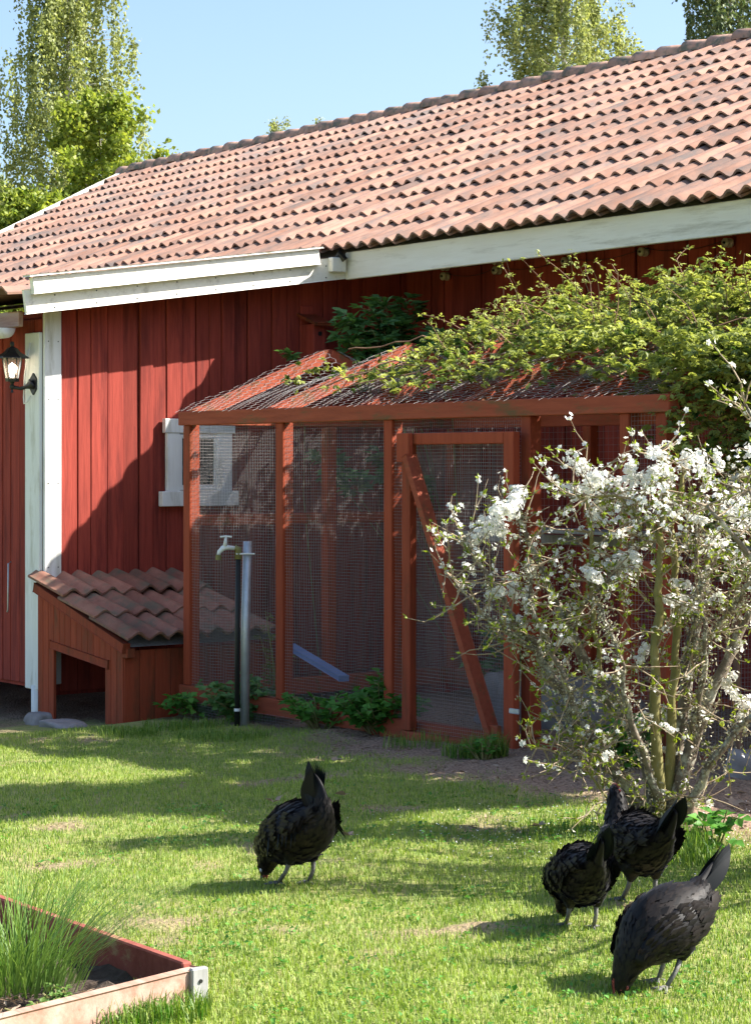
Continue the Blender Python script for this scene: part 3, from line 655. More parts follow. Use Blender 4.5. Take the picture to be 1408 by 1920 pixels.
# ------------------------------------------------------------------ foliage helpers
def unit(v): return v/np.maximum(np.linalg.norm(v, axis=-1, keepdims=True), 1e-9)
def leaves_np(P, D, Nn, Ln, Wd, fold=.25, droop=.0):
    """folded diamond leaves: P base points, D directions, Nn normals, Ln lengths, Wd widths"""
    n = len(P); D = unit(D); Sd = unit(np.cross(D, Nn)); Nn = unit(np.cross(Sd, D))
    Ln = np.broadcast_to(np.asarray(Ln, float), (n,))[:, None]; Wd = np.broadcast_to(np.asarray(Wd, float), (n,))[:, None]
    mid = P+D*Ln*.45; up = Nn*Wd*fold
    V = np.stack([P, mid+Sd*Wd*.5+up, P+D*Ln-Nn*Ln*droop, mid-Sd*Wd*.5+up], 1).reshape(-1, 3)
    k = np.arange(n)[:, None]*4
    F = np.concatenate([k+np.array([[0, 2, 1]]), k+np.array([[0, 3, 2]])], 0)
    return V, F
def rdir(n, zb=0.0):
    d = rng.normal(size=(n, 3)); d[:, 2] += zb; return unit(d)
def leaf_obj(name, P, D, Nn, Ln, Wd, mat, parent=None, var=None, fold=.25, droop=0., base=(0, 0, 0)):
    V, F = leaves_np(P-np.array(base), D, Nn, Ln, Wd, fold, droop)
    var = rng.random(len(P)) if var is None else var
    return tag(obj(name, mesh_np(name, V, F, mat, np.repeat(var, 4)), parent), kind='stuff')
def compound(P, D, size, k=5, spread=.9):
    """turn sprig points into k-leaflet compound leaves"""
    n = len(P); up = unit(rdir(n)*.5+np.array([0, 0, 1.])); side = unit(np.cross(D, up))
    PP = []; DD = []; NN = []; SS = []
    for j in range(k):
        an = (j-(k-1)/2)/(k-1)*2*spread
        d = unit(D*math.cos(an)+side*math.sin(an)-np.array([0, 0, .25])+rng.normal(0, .12, (n, 3)))
        PP.append(P+D*(size*.25)[:, None]*(1-abs(an))); DD.append(d); NN.append(up); SS.append(size*(1-.25*abs(an)))
    return np.concatenate(PP), np.concatenate(DD), np.concatenate(NN), np.concatenate(SS)

# ------------------------------------------------------------------ flowering bush
def bush(name, label, root, limbs, Yd, seed, clusters, twn, par_cat='bush', big=True):
    r_ = random.Random(seed); g_ = np.random.default_rng(seed)
    t = thing(name, label, par_cat, root)
    base = Vector(root); wood = MB(); green = MB(); tw = MB()
    tips = []; lich = []
    for (pts, r0, r1, gr) in limbs:
        P = [p if isinstance(p, Vector) else PT(p[0], p[1], Yd+p[2]) for p in pts]
        Q = []
        for i in range(len(P)-1):
            a = P[max(i-1, 0)]; b = P[i]; c = P[i+1]; d = P[min(i+2, len(P)-1)]
            for s in np.linspace(0, 1, 5, endpoint=False):
                Q.append(.5*((2*b)+(c-a)*s+(2*a-5*b+4*c-d)*s*s+(3*b-a-3*c+d)*s**3)+Vector([r_.gauss(0, .006) for _ in range(3)]))
        Q.append(P[-1]); R = [r0+(r1-r0)*i/(len(Q)-1) for i in range(len(Q))]
        R = [x*r_.uniform(.85, 1.2) for x in R]
        (green if gr else wood).tube(Q, R, 7)
        for i, q in enumerate(Q):
            if not gr: lich.append((q, R[i]))
            nt_ = twn if i > len(Q)*.2 else 1
            for _ in range(nt_):
                if r_.random() < .85:
                    d = Vector((r_.gauss(0, 1), r_.gauss(0, .9), r_.gauss(.25, .8))).normalized(); L_ = r_.uniform(.10, .34)
                    T = [q]; cur = q.copy()
                    for k in range(4):
                        d = (d+Vector((r_.gauss(0, .3), r_.gauss(0, .3), r_.gauss(.05, .3)))).normalized(); cur = cur+d*L_/4; T.append(cur.copy())
                    tw.tube(T, [.0042, .0035, .003, .0022, .0014], 4, False); tips.append((T, d))
                    if r_.random() < .6:
                        d2 = (d+Vector((r_.gauss(0, .8), r_.gauss(0, .8), r_.gauss(0, .8)))).normalized(); s0 = T[2]
                        T2 = [s0, s0+d2*L_*.2+Vector((0, 0, r_.gauss(0, .01))), s0+d2*L_*.42]; tw.tube(T2, [.003, .002, .0012], 4, False); tips.append((T2, d2))
    wood.build('branch', M['bark'], t, base, True)
    if green.V: green.build('green_shoot', M['greenbark'], t, base, True)
    tag(tw.build('twigs', M['twig'], t, base), kind='stuff')
    # leaf buds along twigs
    P = []; D = []
    for T, d in tips:
        for _ in range(r_.randint(2, 6)):
            q = r_.choice(T[1:]); P.append(q); D.append((d+Vector((r_.gauss(0, .7), r_.gauss(0, .7), r_.gauss(.2, .6)))).normalized())
    P = np.array([tuple(p) for p in P]); D = np.array([tuple(d) for d in D])
    P = np.repeat(P, 2, 0); D = unit(np.repeat(D, 2, 0)+g_.normal(0, .35, (len(P), 3)))
    leaf_obj('leaf_buds', P, D, rdir(len(P), .5), g_.uniform(.014, .034, len(P)), g_.uniform(.007, .014, len(P)), M['bud'], t, base=tuple(base))
    # lichen tufts hugging the old limbs
    P = []; S_ = []
    for q, r in lich:
        if r < .006: continue
        for _ in range(int((85 if big else 14)*r_.random()**1.1)):
            d = Vector((r_.gauss(0, 1), r_.gauss(0, 1), r_.gauss(0, 1))).normalized(); P.append(tuple(q+d*(r*.9+abs(r_.gauss(0, .012)))+Vector((r_.gauss(0, .02), r_.gauss(0, .02), r_.gauss(0, .025)))))
    for T, d in tips:
        if r_.random() < .45:
            for _ in range(r_.randint(2, 7)):
                q = r_.choice(T[:3]); P.append(tuple(q+Vector((r_.gauss(0, .006), r_.gauss(0, .006), r_.gauss(0, .006)))))
    P = np.array(P); n = len(P)
    leaf_obj('lichen', P, rdir(n), rdir(n), g_.uniform(.008, .022, n), g_.uniform(.005, .012, n), M['lichen'], t, base=tuple(base), fold=.6)
    # blossom: five-petalled flowers packed round the twigs
    C = []; NN = []
    for (c, rad, cnt) in clusters:
        ax = Vector((r_.gauss(0, 1), r_.gauss(0, 1), r_.gauss(.3, .6))).normalized()
        for _ in range(int(cnt*1.35)):
            s_ = r_.uniform(-1, 1); d = Vector((r_.gauss(0, 1), r_.gauss(0, 1), r_.gauss(.2, 1))).normalized()
            C.append(tuple(c+ax*rad*s_*1.1+d*rad*.55*r_.random()**.4)); NN.append(tuple(d+Vector((0, 0, .2))))
    for T, d in tips:
        if r_.random() < (.6 if T[0].z > 1.0 else .2):
            for _ in range(r_.randint(2, 8)):
                q = r_.choice(T[1:]); dd = Vector((r_.gauss(0, 1), r_.gauss(0, 1), r_.gauss(.2, 1))).normalized(); C.append(tuple(q+dd*.012)); NN.append(tuple(dd))
    C = np.array(C); NN = unit(np.array(NN)); n = len(C)
    a = unit(np.cross(NN, rdir(n))); b = np.cross(NN, a); sz = g_.uniform(.010, .015, n)
    PP = []; DD = []; N2 = []; SS = []
    for k in range(5):
        an = 2*math.pi*k/5; d = a*math.cos(an)+b*math.sin(an)+NN*.28
        PP.append(C); DD.append(d); N2.append(NN); SS.append(sz)
    sz5 = np.concatenate(SS); leaf_obj('blossom', np.concatenate(PP), np.concatenate(DD), np.concatenate(N2), sz5, sz5*.95, M['petal'], t, base=tuple(base), fold=.12)
    leaf_obj('stamens', np.repeat(C, 2, 0), np.repeat(NN, 2, 0)+g_.normal(0, .4, (2*n, 3)), rdir(2*n), .006, .002, M['stamen'], t, base=tuple(base))
    return t
BY = 9.25
limbs = [
 ([(1222, 1548, 0), (1150, 1440, -.05), (1080, 1350, -.1), (1015, 1235, -.1), (940, 1125, -.1), (868, 1005, -.05)], .034, .008, 0),
 ([(1232, 1545, .05), (1200, 1400, .1), (1130, 1295, .15), (1060, 1170, .1), (1012, 1060, .1), (962, 950, .05)], .036, .008, 0),
 ([(1240, 1545, 0), (1228, 1350, -.05), (1232, 1150, -.1), (1238, 1000, -.1), (1246, 930, -.1), (1232, 850, -.1)], .026, .010, 1),
 ([(1250, 1545, .05), (1262, 1300, 0), (1264, 1120, .0), (1262, 980, .0), (1285, 880, .0)], .024, .009, 1),
 ([(1258, 1545, 0), (1300, 1380, .05), (1362, 1235, .1), (1425, 1110, .1), (1480, 1000, .1)], .034, .010, 0),
 ([(1262, 1540, .1), (1290, 1250, .15), (1332, 1050, .2), (1362, 930, .2), (1385, 890, .2)], .030, .012, 0),
 ([(1130, 1295, .15), (1112, 1150, .1), (1104, 1000, .05), (1098, 900, .05)], .013, .008, 1),
 ([(1280, 1540, -.05), (1340, 1420, -.1), (1420, 1335, -.15), (1500, 1290, -.15)], .022, .008, 0),
 ([(1015, 1235, -.1), (960, 1190, -.15), (905, 1150, -.2), (838, 1076, -.2)], .010, .003, 0),
 ([(1160, 1450, -.05), (1110, 1400, -.15), (1060, 1412, -.2), (995, 1400, -.25)], .007, .002, 1),
 ([(1175, 1535, -.1), (1120, 1470, -.2), (1085, 1425, -.2), (1065, 1395, -.2)], .006, .002, 1),
 ([(1290, 1250, .15), (1360, 1150, .0), (1410, 1080, -.1), (1450, 1000, -.1)], .014, .005, 0),
 ([(1238, 1000, -.1), (1190, 960, -.1), (1150, 930, -.1), (1070, 935, -.1)], .009, .004, 1),
 ([(1060, 1170, .1), (1130, 1100, .0), (1170, 1050, 0), (1185, 1000, 0)], .010, .004, 0),
 ([(1300, 1380, .05), (1320, 1240, -.1), (1315, 1120, -.15), (1300, 960, -.15)], .013, .005, 0),
 ([(1240, 1500, -.1), (1180, 1350, -.2), (1160, 1230, -.25), (1120, 1130, -.25)], .018, .006, 0),
 ([(1080, 1350, -.1), (1060, 1280, -.2), (1000, 1150, -.2), (990, 1060, -.2)], .016, .005, 0),
]
cl = []
for (u, v, rad, n) in [(945, 958, .085, 120), (900, 1003, .07, 80), (968, 935, .075, 90), (925, 985, .07, 90), (880, 1030, .04, 30), (1092, 878, .07, 100), (1112, 905, .08, 110), (1128, 945, .05, 50), (1162, 930, .07, 90),
    (1180, 890, .06, 70), (1215, 893, .07, 90), (1245, 885, .055, 60), (1070, 915, .03, 25), (1150, 905, .05, 50), (1250, 925, .06, 60), (1262, 955, .05, 50), (1285, 865, .05, 50), (1322, 880, .05, 50), (1345, 862, .04, 40), (1230, 850, .03, 25),
    (1380, 965, .06, 60), (1395, 985, .06, 50), (1325, 905, .03, 30), (1310, 975, .03, 30), (1190, 955, .03, 22), (1115, 965, .03, 20), (960, 1100, .05, 55), (930, 1112, .045, 50), (1110, 1078, .05, 50), (1165, 1050, .06, 60), (1190, 1045, .04, 35),
    (990, 1125, .05, 50), (950, 1160, .028, 30), (980, 1168, .026, 30), (1265, 1125, .055, 60), (1285, 1140, .05, 45), (1275, 1095, .04, 40), (1205, 1225, .045, 35), (1375, 1300, .05, 50), (1395, 1330, .05, 50), (1365, 1275, .035, 30), (1245, 1340, .03, 25), (1250, 1365, .025, 18),
    (1247, 1405, .02, 14), (1200, 1360, .05, 30), (1085, 1330, .04, 22), (880, 1065, .03, 20), (1240, 1485, .016, 9), (1330, 1130, .04, 26), (1345, 1020, .04, 30), (1060, 1200, .04, 24)]:
    cl.append((PT(u, v, BY+random.uniform(-.22, .1)), rad, n))
rootp = PT(1240, 1548, BY); rootp.z = gz(rootp.x, rootp.y)
bush('blossoming_bush', 'lichen-covered fruit bush with white spring blossom in front of the coop door', rootp, limbs, BY, 11, cl, 3)
# a second such bush, added beyond the right edge to throw shade on the lawn
r2 = Vector((2.35, 8.0, gz(2.35, 8.0))); rr = random.Random(5); limbs2 = []
for k in range(13):
    an = rr.uniform(0, 6.28); p = r2.copy(); Ps = [p.copy()]; d = Vector((math.cos(an)*.45, math.sin(an)*.45, 1)).normalized()
    for s_ in range(4):
        p = p+d*rr.uniform(.38, .60); Ps.append(p.copy()); d = (d+Vector((rr.gauss(0, .3), rr.gauss(0, .3), rr.gauss(0, .15)))).normalized()
    limbs2.append((Ps, .03, .007, 0))
cl2 = [(l[0][rr.randint(2, 4)]+Vector((rr.gauss(0, .1), rr.gauss(0, .1), rr.gauss(0, .1))), .09, 30) for l in limbs2 for _ in range(5)]
bush('blossoming_bush', 'white-flowering bush added past the right edge to shade the lawn', r2, limbs2, 8, 23, cl2, 4, big=False)

# ------------------------------------------------------------------ clematis over the coop roof
vb = W(-8.6, 9.4, 0); vine = thing('clematis_vine', 'yellow-green climbing clematis heaped over the right of the coop roof', 'vine', (vb.x, vb.y, gz(vb.x, vb.y)))
vbase = np.array([vb.x, vb.y, gz(vb.x, vb.y)])
def toW(A): return np.stack([.6*A[:, 0]+.8*A[:, 1], -.8*A[:, 0]+.6*A[:, 1], A[:, 2]], 1)
def roofz(y): return np.where(y < CP, CZ+(PZ-CZ)*(y-CY0)/(CP-CY0), PZ-(PZ-CZ)*(y-CP)/(CY1-CP))
n = 15000
x = rng.uniform(-11.7, -7.4, n); y = rng.uniform(8.25, 11.1, n)
H = np.interp(x, [-11.7, -11.0, -10.3, -9.8, -9.2, -8.6, -8.0, -7.4], [.06, .14, .20, .32, .32, .16, .10, .06])
edge = np.interp(y, [8.2, 8.45, 8.8, 9.4, 11.1], [.25, .6, .85, 1.1, .9])
lump = .25+1.5*vnoise(x*1.0, y, 2.6, 9)*(.6+.8*vnoise(x, y, 7, 19))
z = roofz(np.clip(y, CY0, CY1))+.05+H*edge*lump*rng.random(n)**.55
keep = (vnoise(x, y, 5.5, 29) > .27) & (rng.random(n) < 1.0) & (rng.random(n) < np.interp(x+.35*(y-9.4), [-11.9, -11.0, -10.2, -9.6], [.12, .4, .85, 1])*np.interp(y, [8.25, 8.5, 9], [.6, .95, 1]))
A = np.stack([x, y, z], 1)[keep]
# the curtain hanging off the right end
m_ = 5200; x2 = rng.normal(-8.1, .16, m_)+.45*rng.random(m_); y2 = rng.uniform(8.25, 10.2, m_); z2 = 2.28-rng.random(m_)**1.2*1.35
k2 = vnoise(y2*1.3, z2*1.1, 2.5, 12) > .36; A2 = np.stack([x2+.15*(2.2-z2), y2, z2], 1)[k2]
m3 = 2400; z3 = 2.25-rng.random(m3)**1.3*1.15; A4 = np.stack([rng.normal(-8.2, .10, m3)+.1*(2.2-z3), 8.1+.9*rng.random(m3)+.0*z3, z3], 1); A4 = A4[vnoise(A4[:, 1]*2, A4[:, 2]*1.3, 3.2, 33) > .34]
# the thin straggle to the left
A3 = []
for (u, v) in [(575, 715), (600, 700), (625, 720), (650, 725), (560, 735), (680, 700), (720, 690), (745, 700), (770, 675), (735, 665), (715, 725), (760, 725), (790, 700), (700, 740), (800, 720), (790, 665), (640, 705)]:
    kk = (u-704)/4000; yb = 8.6+ (765-v)/115*.85; xx = yb*(kk*.6-.8)/(.6+.8*kk)
    q = np.array([xx, yb, float(roofz(np.array(yb)))-.03]); A3.append(q+rng.normal(0, .05, (9, 3))*np.array([1, .9, .45]))
A = np.concatenate([A, A2, A4]+A3); P = toW(A); n = len(P)
D = unit(rng.normal(size=(n, 3))*np.array([1, 1, .5])+np.array([0, 0, .15])); size = rng.uniform(.034, .062, n)
PP, DD, NN, SS = compound(P, D, size, 5)
depth = np.clip((A[:, 2]-roofz(np.clip(A[:, 1], CY0, CY1)))/.5, 0, 1); var = np.tile(np.clip(rng.normal(.55, .33, n), 0, 1), 5)
leaf_obj('leaves', PP, DD, NN, SS, SS*.5, M['vine'], vine, var, base=tuple(vbase), droop=.12)
# sprays reaching above the mound, each a stem with its own leaves
st = MB(); SP = []; SD = []
for k in range(150):
    x0 = random.uniform(-11.2, -7.9); y0 = random.uniform(8.7, 10.6); h0 = float(np.interp(x0, [-11, -10, -9.2, -8], [.10, .20, .26, .06]))
    p = W(x0, y0, float(roofz(np.array(y0)))+h0*.7); d = Vector((random.gauss(-.3, .5), random.gauss(0, .4), 1.0)).normalized(); Ls = random.uniform(.2, .55); T = [p.copy()]
    for s_ in range(6):
        d = (d+Vector((random.gauss(0, .22), random.gauss(0, .22), -.10))).normalized(); p = p+d*Ls/6; T.append(p.copy())
        for _ in range(3): SP.append(tuple(p+Vector((random.gauss(0, .012), random.gauss(0, .012), random.gauss(0, .012))))); SD.append(tuple((d*.3+Vector((random.gauss(0, 1), random.gauss(0, 1), random.gauss(0, .6)))).normalized()))
    st.tube(T, [.004]*3+[.003]*2+[.002]*2, 4, False)
for k in range(46):   # woody runners lying on the netting
    x0 = random.uniform(-11.8, -7.8); y0 = random.uniform(8.4, 10); p = W(x0, y0, float(roofz(np.array(y0)))+.07); T = [p.copy()]; xx, yy = x0, y0; dx, dy_ = random.gauss(-.6, .5), random.gauss(0, .4)
    for s_ in range(7):
        xx += dx*.12; yy = min(10.6, max(8.25, yy+dy_*.12)); dx += random.gauss(0, .2); dy_ += random.gauss(0, .2); T.append(W(xx, yy, float(roofz(np.array(yy)))+.07+random.uniform(0, .05)))
    st.tube(T, .005, 4, False)
st.tube([W(-8.15, 8.6, gz(*W(-8.15, 8.6)[:2])), W(-8.2, 8.62, .7), W(-8.12, 8.6, 1.4), W(-8.25, 8.75, 2.05), W(-8.8, 9.1, 2.4)], [.022, .02, .018, .015, .01], 6)
tag(st.build('stems', M['vinestem'], vine, tuple(vbase)), kind='stuff')
SP = np.array(SP); SD = np.array(SD); PP, DD, NN, SS = compound(SP, SD, rng.uniform(.018, .036, len(SP)), 3)
leaf_obj('young_leaves', PP, DD, NN, SS, SS*.5, M['vine'], vine, np.tile(np.clip(rng.normal(.8, .18, len(SP)), 0, 1), 3), base=tuple(vbase))

# ------------------------------------------------------------------ leafy plants
def leafy(name, label, cat, root, stems, mat, seed, stemmat='greenbark', group=None, lo=.25):
    """stems: list of (points, leaf length, leaf width, leaves per stem, k leaflets)"""
    r_ = random.Random(seed); t = thing(name, label, cat, root, 0, group); sb = MB(); PP = []; DD = []; NN = []; LL = []; WW = []
    for (pts, ll, lw, cnt, kf) in stems:
        P = [Vector(p) for p in pts]; sb.tube(P, [.006-.0035*i/(len(P)-1) for i in range(len(P))], 5, False)
        for _ in range(cnt):
            s = r_.uniform(lo, 1)*(len(P)-1); i = min(int(s), len(P)-2); q = P[i].lerp(P[i+1], s-i)
            az_ = r_.uniform(0, 6.28); d = Vector((math.cos(az_), math.sin(az_), r_.uniform(-.25, .55))).normalized(); tip = q+d*ll*r_.uniform(.4, 1.0)
            sb.tube([q, tip], [.002, .0012], 3, False)
            up = Vector((r_.gauss(0, .3), r_.gauss(-.25, .3), 1)).normalized(); sd = d.cross(up).normalized()
            for k in range(kf):
                an = (k-(kf-1)/2)*(1.7/max(kf-1, 1)) if kf > 1 else 0
                dd = (d*math.cos(an)+sd*math.sin(an)+Vector((r_.gauss(0, .1), r_.gauss(0, .1), r_.gauss(-.1, .15)))).normalized()
                PP.append(tuple(q.lerp(tip, .55+.4*(1-abs(an))))); DD.append(tuple(dd)); NN.append(tuple(up)); s_ = r_.uniform(.7, 1.1); LL.append(ll*s_); WW.append(lw*s_)
    tag(sb.build('stems', M[stemmat], t, root), kind='stuff')
    o = leaf_obj('leaves', np.array(PP), np.array(DD), np.array(NN), np.array(LL), np.array(WW), M[mat], t, base=tuple(root)); return t
def clump(c, n, h, spread, ll, lw, cnt, kf, seed):
    r_ = random.Random(seed); out = []
    for k in range(n):
        a = r_.uniform(0, 6.28); rr_ = spread*r_.random()**.6; hh = h*r_.uniform(.55, 1.05)*(1-.4*rr_/spread)
        e = Vector((c[0]+math.cos(a)*rr_, c[1]+math.sin(a)*rr_, c[2]+hh)); b = Vector((c[0]+math.cos(a)*rr_*.3, c[1]+math.sin(a)*rr_*.3, c[2]))
        out.append(([b, b.lerp(e, .5)+Vector((0, 0, .03*h)), e], ll, lw, cnt, kf))
    return out
def gp(u, v, Y=None):
    if Y is None:
        Y = 9.
        for _ in range(30): Y = 4000*(1.55-gz((u-704)/4000*Y, Y))/(v-870)
    X = (u-704)/4000*Y; return (X, Y, gz(X, Y))
q = gp(715, 1375); leafy('celandine_plant', 'bushy bright green celandine at the left foot of the coop door', 'plant', q, clump(q, 70, .40, .27, .07, .06, 7, 3, 1), 'weed', 1)
q = gp(600, 1365); leafy('celandine_plant', 'low celandine seedling left of the bushy one by the coop sill', 'plant', q, clump(q, 24, .28, .30, .065, .055, 5, 3, 2), 'weed', 2)
q = gp(470, 1350); leafy('ground_elder_plant', 'dark leafy weeds around the foot of the standpipe', 'plant', q, clump(q, 40, .34, .34, .07, .06, 6, 3, 3), 'shrub', 3)
q = gp(380, 1345); leafy('ground_elder_plant', 'leafy weeds beside the shelter wall under the first coop post', 'plant', q, clump(q, 30, .26, .3, .065, .055, 6, 3, 4), 'weed', 4)
q = gp(1335, 1590); leafy('nettle_plant', 'pale-leaved young plant right of the bush foot', 'plant', q, clump(q, 6, .20, .10, .065, .05, 4, 3, 5), 'weed', 5)
q = gp(1170, 1440); leafy('celandine_plant', 'green celandine growing behind the bush stems', 'plant', q, clump(q, 26, .32, .25, .065, .055, 5, 3, 6), 'weed', 6)
q = gp(905, 1425); leafy('celandine_plant', 'small weed tuft below the open coop door', 'plant', q, clump(q, 9, .16, .12, .035, .022, 5, 3, 8), 'weed', 8)
# tall weed inside the mesh beside the standpipe
q = W(-12.45, 8.45); q = (q.x, q.y, gz(q.x, q.y)); fs = []
for k in range(5):
    e = Vector(q)+Vector((random.uniform(-.12, .16), random.uniform(-.1, .1), random.uniform(.4, .85))); fs.append(([Vector(q), Vector(q).lerp(e, .5)+Vector((.02, 0, .03)), e], .05, .014, 16, 3))
leafy('tall_weed', 'feathery yellow-green weed growing just inside the mesh by the standpipe', 'plant', q, fs, 'fern', 9)
# elder shrub between coop and barn
q = W(-13.3, 11.0); q0 = (q.x, q.y, gz(q.x, q.y)); es = []
for (u, v, Yd) in [(660, 590, 17.1), (690, 570, 17.2), (720, 560, 17.3), (745, 600, 17.2), (700, 620, 17.0), (660, 640, 17.0), (735, 650, 17.0), (690, 655, 17.0), (760, 560, 17.4), (640, 600, 17.1), (715, 600, 17.1), (750, 630, 17.2), (820, 615, 16.8), (835, 630, 16.6), (720, 850, 17.0), (640, 880, 16.8), (600, 850, 17.0), (770, 900, 16.8)]:
    e = PT(u, v, Yd); b = Vector(q0); es.append(([b, b.lerp(e, .5)+Vector((random.uniform(-.05, .05), 0, .05)), b.lerp(e, .8)+Vector((0, 0, .03)), e], .12, .058, 26, 5))
leafy('elder_shrub', 'dark green elder shrub rising against the wall between coop roof and eave', 'shrub', q0, es, 'shrub', 10, lo=.8)
q = PT(545, 668, 16.9); q0 = Vector((q.x+.25, q.y+.2, gz(q.x+.25, q.y+.2)))
leafy('elder_sapling', 'single leafy sprig peeping above the coop roof left of its first peak', 'shrub', q0, [([q0, q0.lerp(q, .6), q+Vector((.12, 0, -.08)), q+Vector((-.02, 0, .02))], .07, .034, 18, 5)], 'shrub', 12, lo=.72)
q = W(-12.2, 10.4); q0 = (q.x, q.y, gz(q.x, q.y)); leafy('elder_sapling', 'low dark shrub growing inside the run behind the second mesh panel', 'shrub', q0, clump(q0, 14, .75, .5, .09, .045, 8, 5, 14), 'shrub', 13)

# ------------------------------------------------------------------ grass
def blades(P, h, lean, w, mat, name, var, label, cat=None, parent=None, base=(0, 0, 0)):
    n = len(P); az_ = rng.uniform(0, 2*np.pi, n); d = np.stack([np.cos(az_), np.sin(az_), np.zeros(n)], 1); sd = np.stack([-d[:, 1], d[:, 0], np.zeros(n)], 1)
    P = P-np.array(base); h = h[:, None]; lean = lean[:, None]; w = np.broadcast_to(w, (n,))[:, None]
    m_ = P+d*h*lean*.35+np.array([0, 0, 1.])*h*.6; t_ = P+d*h*lean+np.array([0, 0, 1.])*h*np.sqrt(np.maximum(.12, 1-lean**2))
    V = np.stack([P-sd*w*.5, P+sd*w*.5, m_+sd*w*.4, m_-sd*w*.4, t_, t_], 1)[:, :5].reshape(-1, 3)
    k = np.arange(n)[:, None]*5
    F = np.concatenate([k+np.array([[0, 1, 2]]), k+np.array([[0, 2, 3]]), k+np.array([[3, 2, 4]])], 0)
    o = obj(name, mesh_np(name, V, F, mat, np.repeat(var, 5)), parent)
    return tag(o, label, cat, kind='stuff')
n = 330000
Y = 5.2+9.3*rng.random(n)**1.25; X = (rng.random(n)*2-1)*(.24*Y+.25)
bx_, by_ = .6*X-.8*Y, .8*X+.6*Y
bd = bare(X, Y); nz = vnoise(X, Y, 1.3, 21)*.4+vnoise(X, Y, 5, 22)*.35+vnoise(X, Y, 14, 25)*.25
inbed = (bx_ < bc[0]+.03) & (bx_ > bc[0]-1.64) & (by_ < bc[1]+.06) & (by_ > bc[1]-1.26)
keep = (rng.random(n) > bd*1.02-.02) & (by_ < 8.1) & ~inbed & (bx_ > XW+.1)
X, Y, nz, bd = X[keep], Y[keep], nz[keep], bd[keep]
h = rng.uniform(.010, .026, len(X))*(.65+.8*nz)*(1+.5*(rng.random(len(X)) < .05))
straw = rng.random(len(X)) < .24
P = np.stack([X, Y, ground(X, Y)], 1); var = np.clip(rng.normal(.20+.75*nz, .2), 0, 1); var[straw] = 1
blades(P, h, rng.uniform(.1, .85, len(X)), rng.uniform(.002, .0042, len(X)), M['grass'], 'lawn_grass', var, 'short sunlit lawn grass with darker and yellower tufts', 'grass')
# longer tufts by the bed, the coop and the bush
PT_ = []
for (u, v, rad, cnt, hh) in [(300, 1905, .14, 700, .085), (240, 1925, .12, 450, .09), (910, 1420, .13, 500, .16), (860, 1420, .1, 180, .12), (470, 1350, .18, 400, .17), (1270, 1600, .12, 420, .15), (1310, 1620, .12, 250, .12), (560, 1310, .1, 60, .2), (1090, 1560, .35, 300, .07), (350, 1365, .3, 700, .07), (240, 1378, .2, 420, .07), (1180, 1560, .12, 160, .09), (780, 1400, .2, 160, .12), (420, 1385, .3, 700, .06)]:
    c = gp(u, v); a = rng.uniform(0, 6.28, cnt); r = rad*np.sqrt(rng.random(cnt)); x = c[0]+r*np.cos(a); y = c[1]+r*np.sin(a)
    PT_.append(np.stack([x, y, ground(x, y), hh*rng.uniform(.5, 1.1, cnt)], 1))
Q = np.concatenate(PT_); blades(Q[:, :3], Q[:, 3], rng.uniform(.1, .8, len(Q)), .0042, M['grass'], 'tall_grass_tufts', np.clip(rng.normal(.35, .25, len(Q)), 0, 1), 'longer grass tufts along the coop foot and the raised bed', 'grass')
# dry litter on bare soil
n = 9000; Y = rng.uniform(7.5, 15, n); X = (rng.random(n)*2-1)*(.2*Y+.1); k_ = (bare(X, Y) > .6) & (.8*X+.6*Y < 11); X, Y = X[k_], Y[k_]
n = len(X); D = rdir(n)*np.array([1, 1, .25]); P = np.stack([X, Y, ground(X, Y)+.006], 1)
o = leaf_obj('leaf_litter', P, D, rdir(n, 2.), rng.uniform(.012, .045, n), rng.uniform(.004, .016, n), M['dry'], None, rng.random(n)**1.6); tag(o, 'dry leaf and twig litter on the bare soil', 'leaf litter')
dl = [(630, 1434, 'pale dry oak leaf on shaded ground behind the rooster', .085), (652, 1578, 'small brown leaf at the shadow edge right of the rooster', .05), (640, 1500, 'curled dry leaf in shade just right of the rooster tail', .07), (515, 1513, 'grey dry leaf in the shade left of the rooster back', .07), (1375, 1515, 'tan leaf on the dirt right of the bush', .09), (1010, 1560, 'brown leaf on bright grass left of the raised hen', .06)]
for (u, v, lab, s_) in dl:
    c = gp(u, v); r_ = random.Random(u); Vv = []; 
    for k in range(12):
        an = 2*math.pi*k/12; rad = s_*.5*(1 if k % 2 else .62)*(1.25 if abs(math.cos(an)) > .7 else .8); Vv.append((rad*math.cos(an), rad*math.sin(an), .012*math.sin(2*an+1)+r_.uniform(0, .01)+.015*abs(math.sin(an))))
    Vv.append((0, 0, .003)); me = mesh_np('dry_leaf', Vv, [[k, (k+1) % 12, 12] for k in range(12)], M['dry'], np.full(13, .8))
    tag(obj('dry_leaf', me, None, (c[0], c[1], c[2]+.022), (r_.uniform(-.2, .2), .15, r_.uniform(0, 6))), lab, 'dead leaf', 'fallen leaves on the lawn')
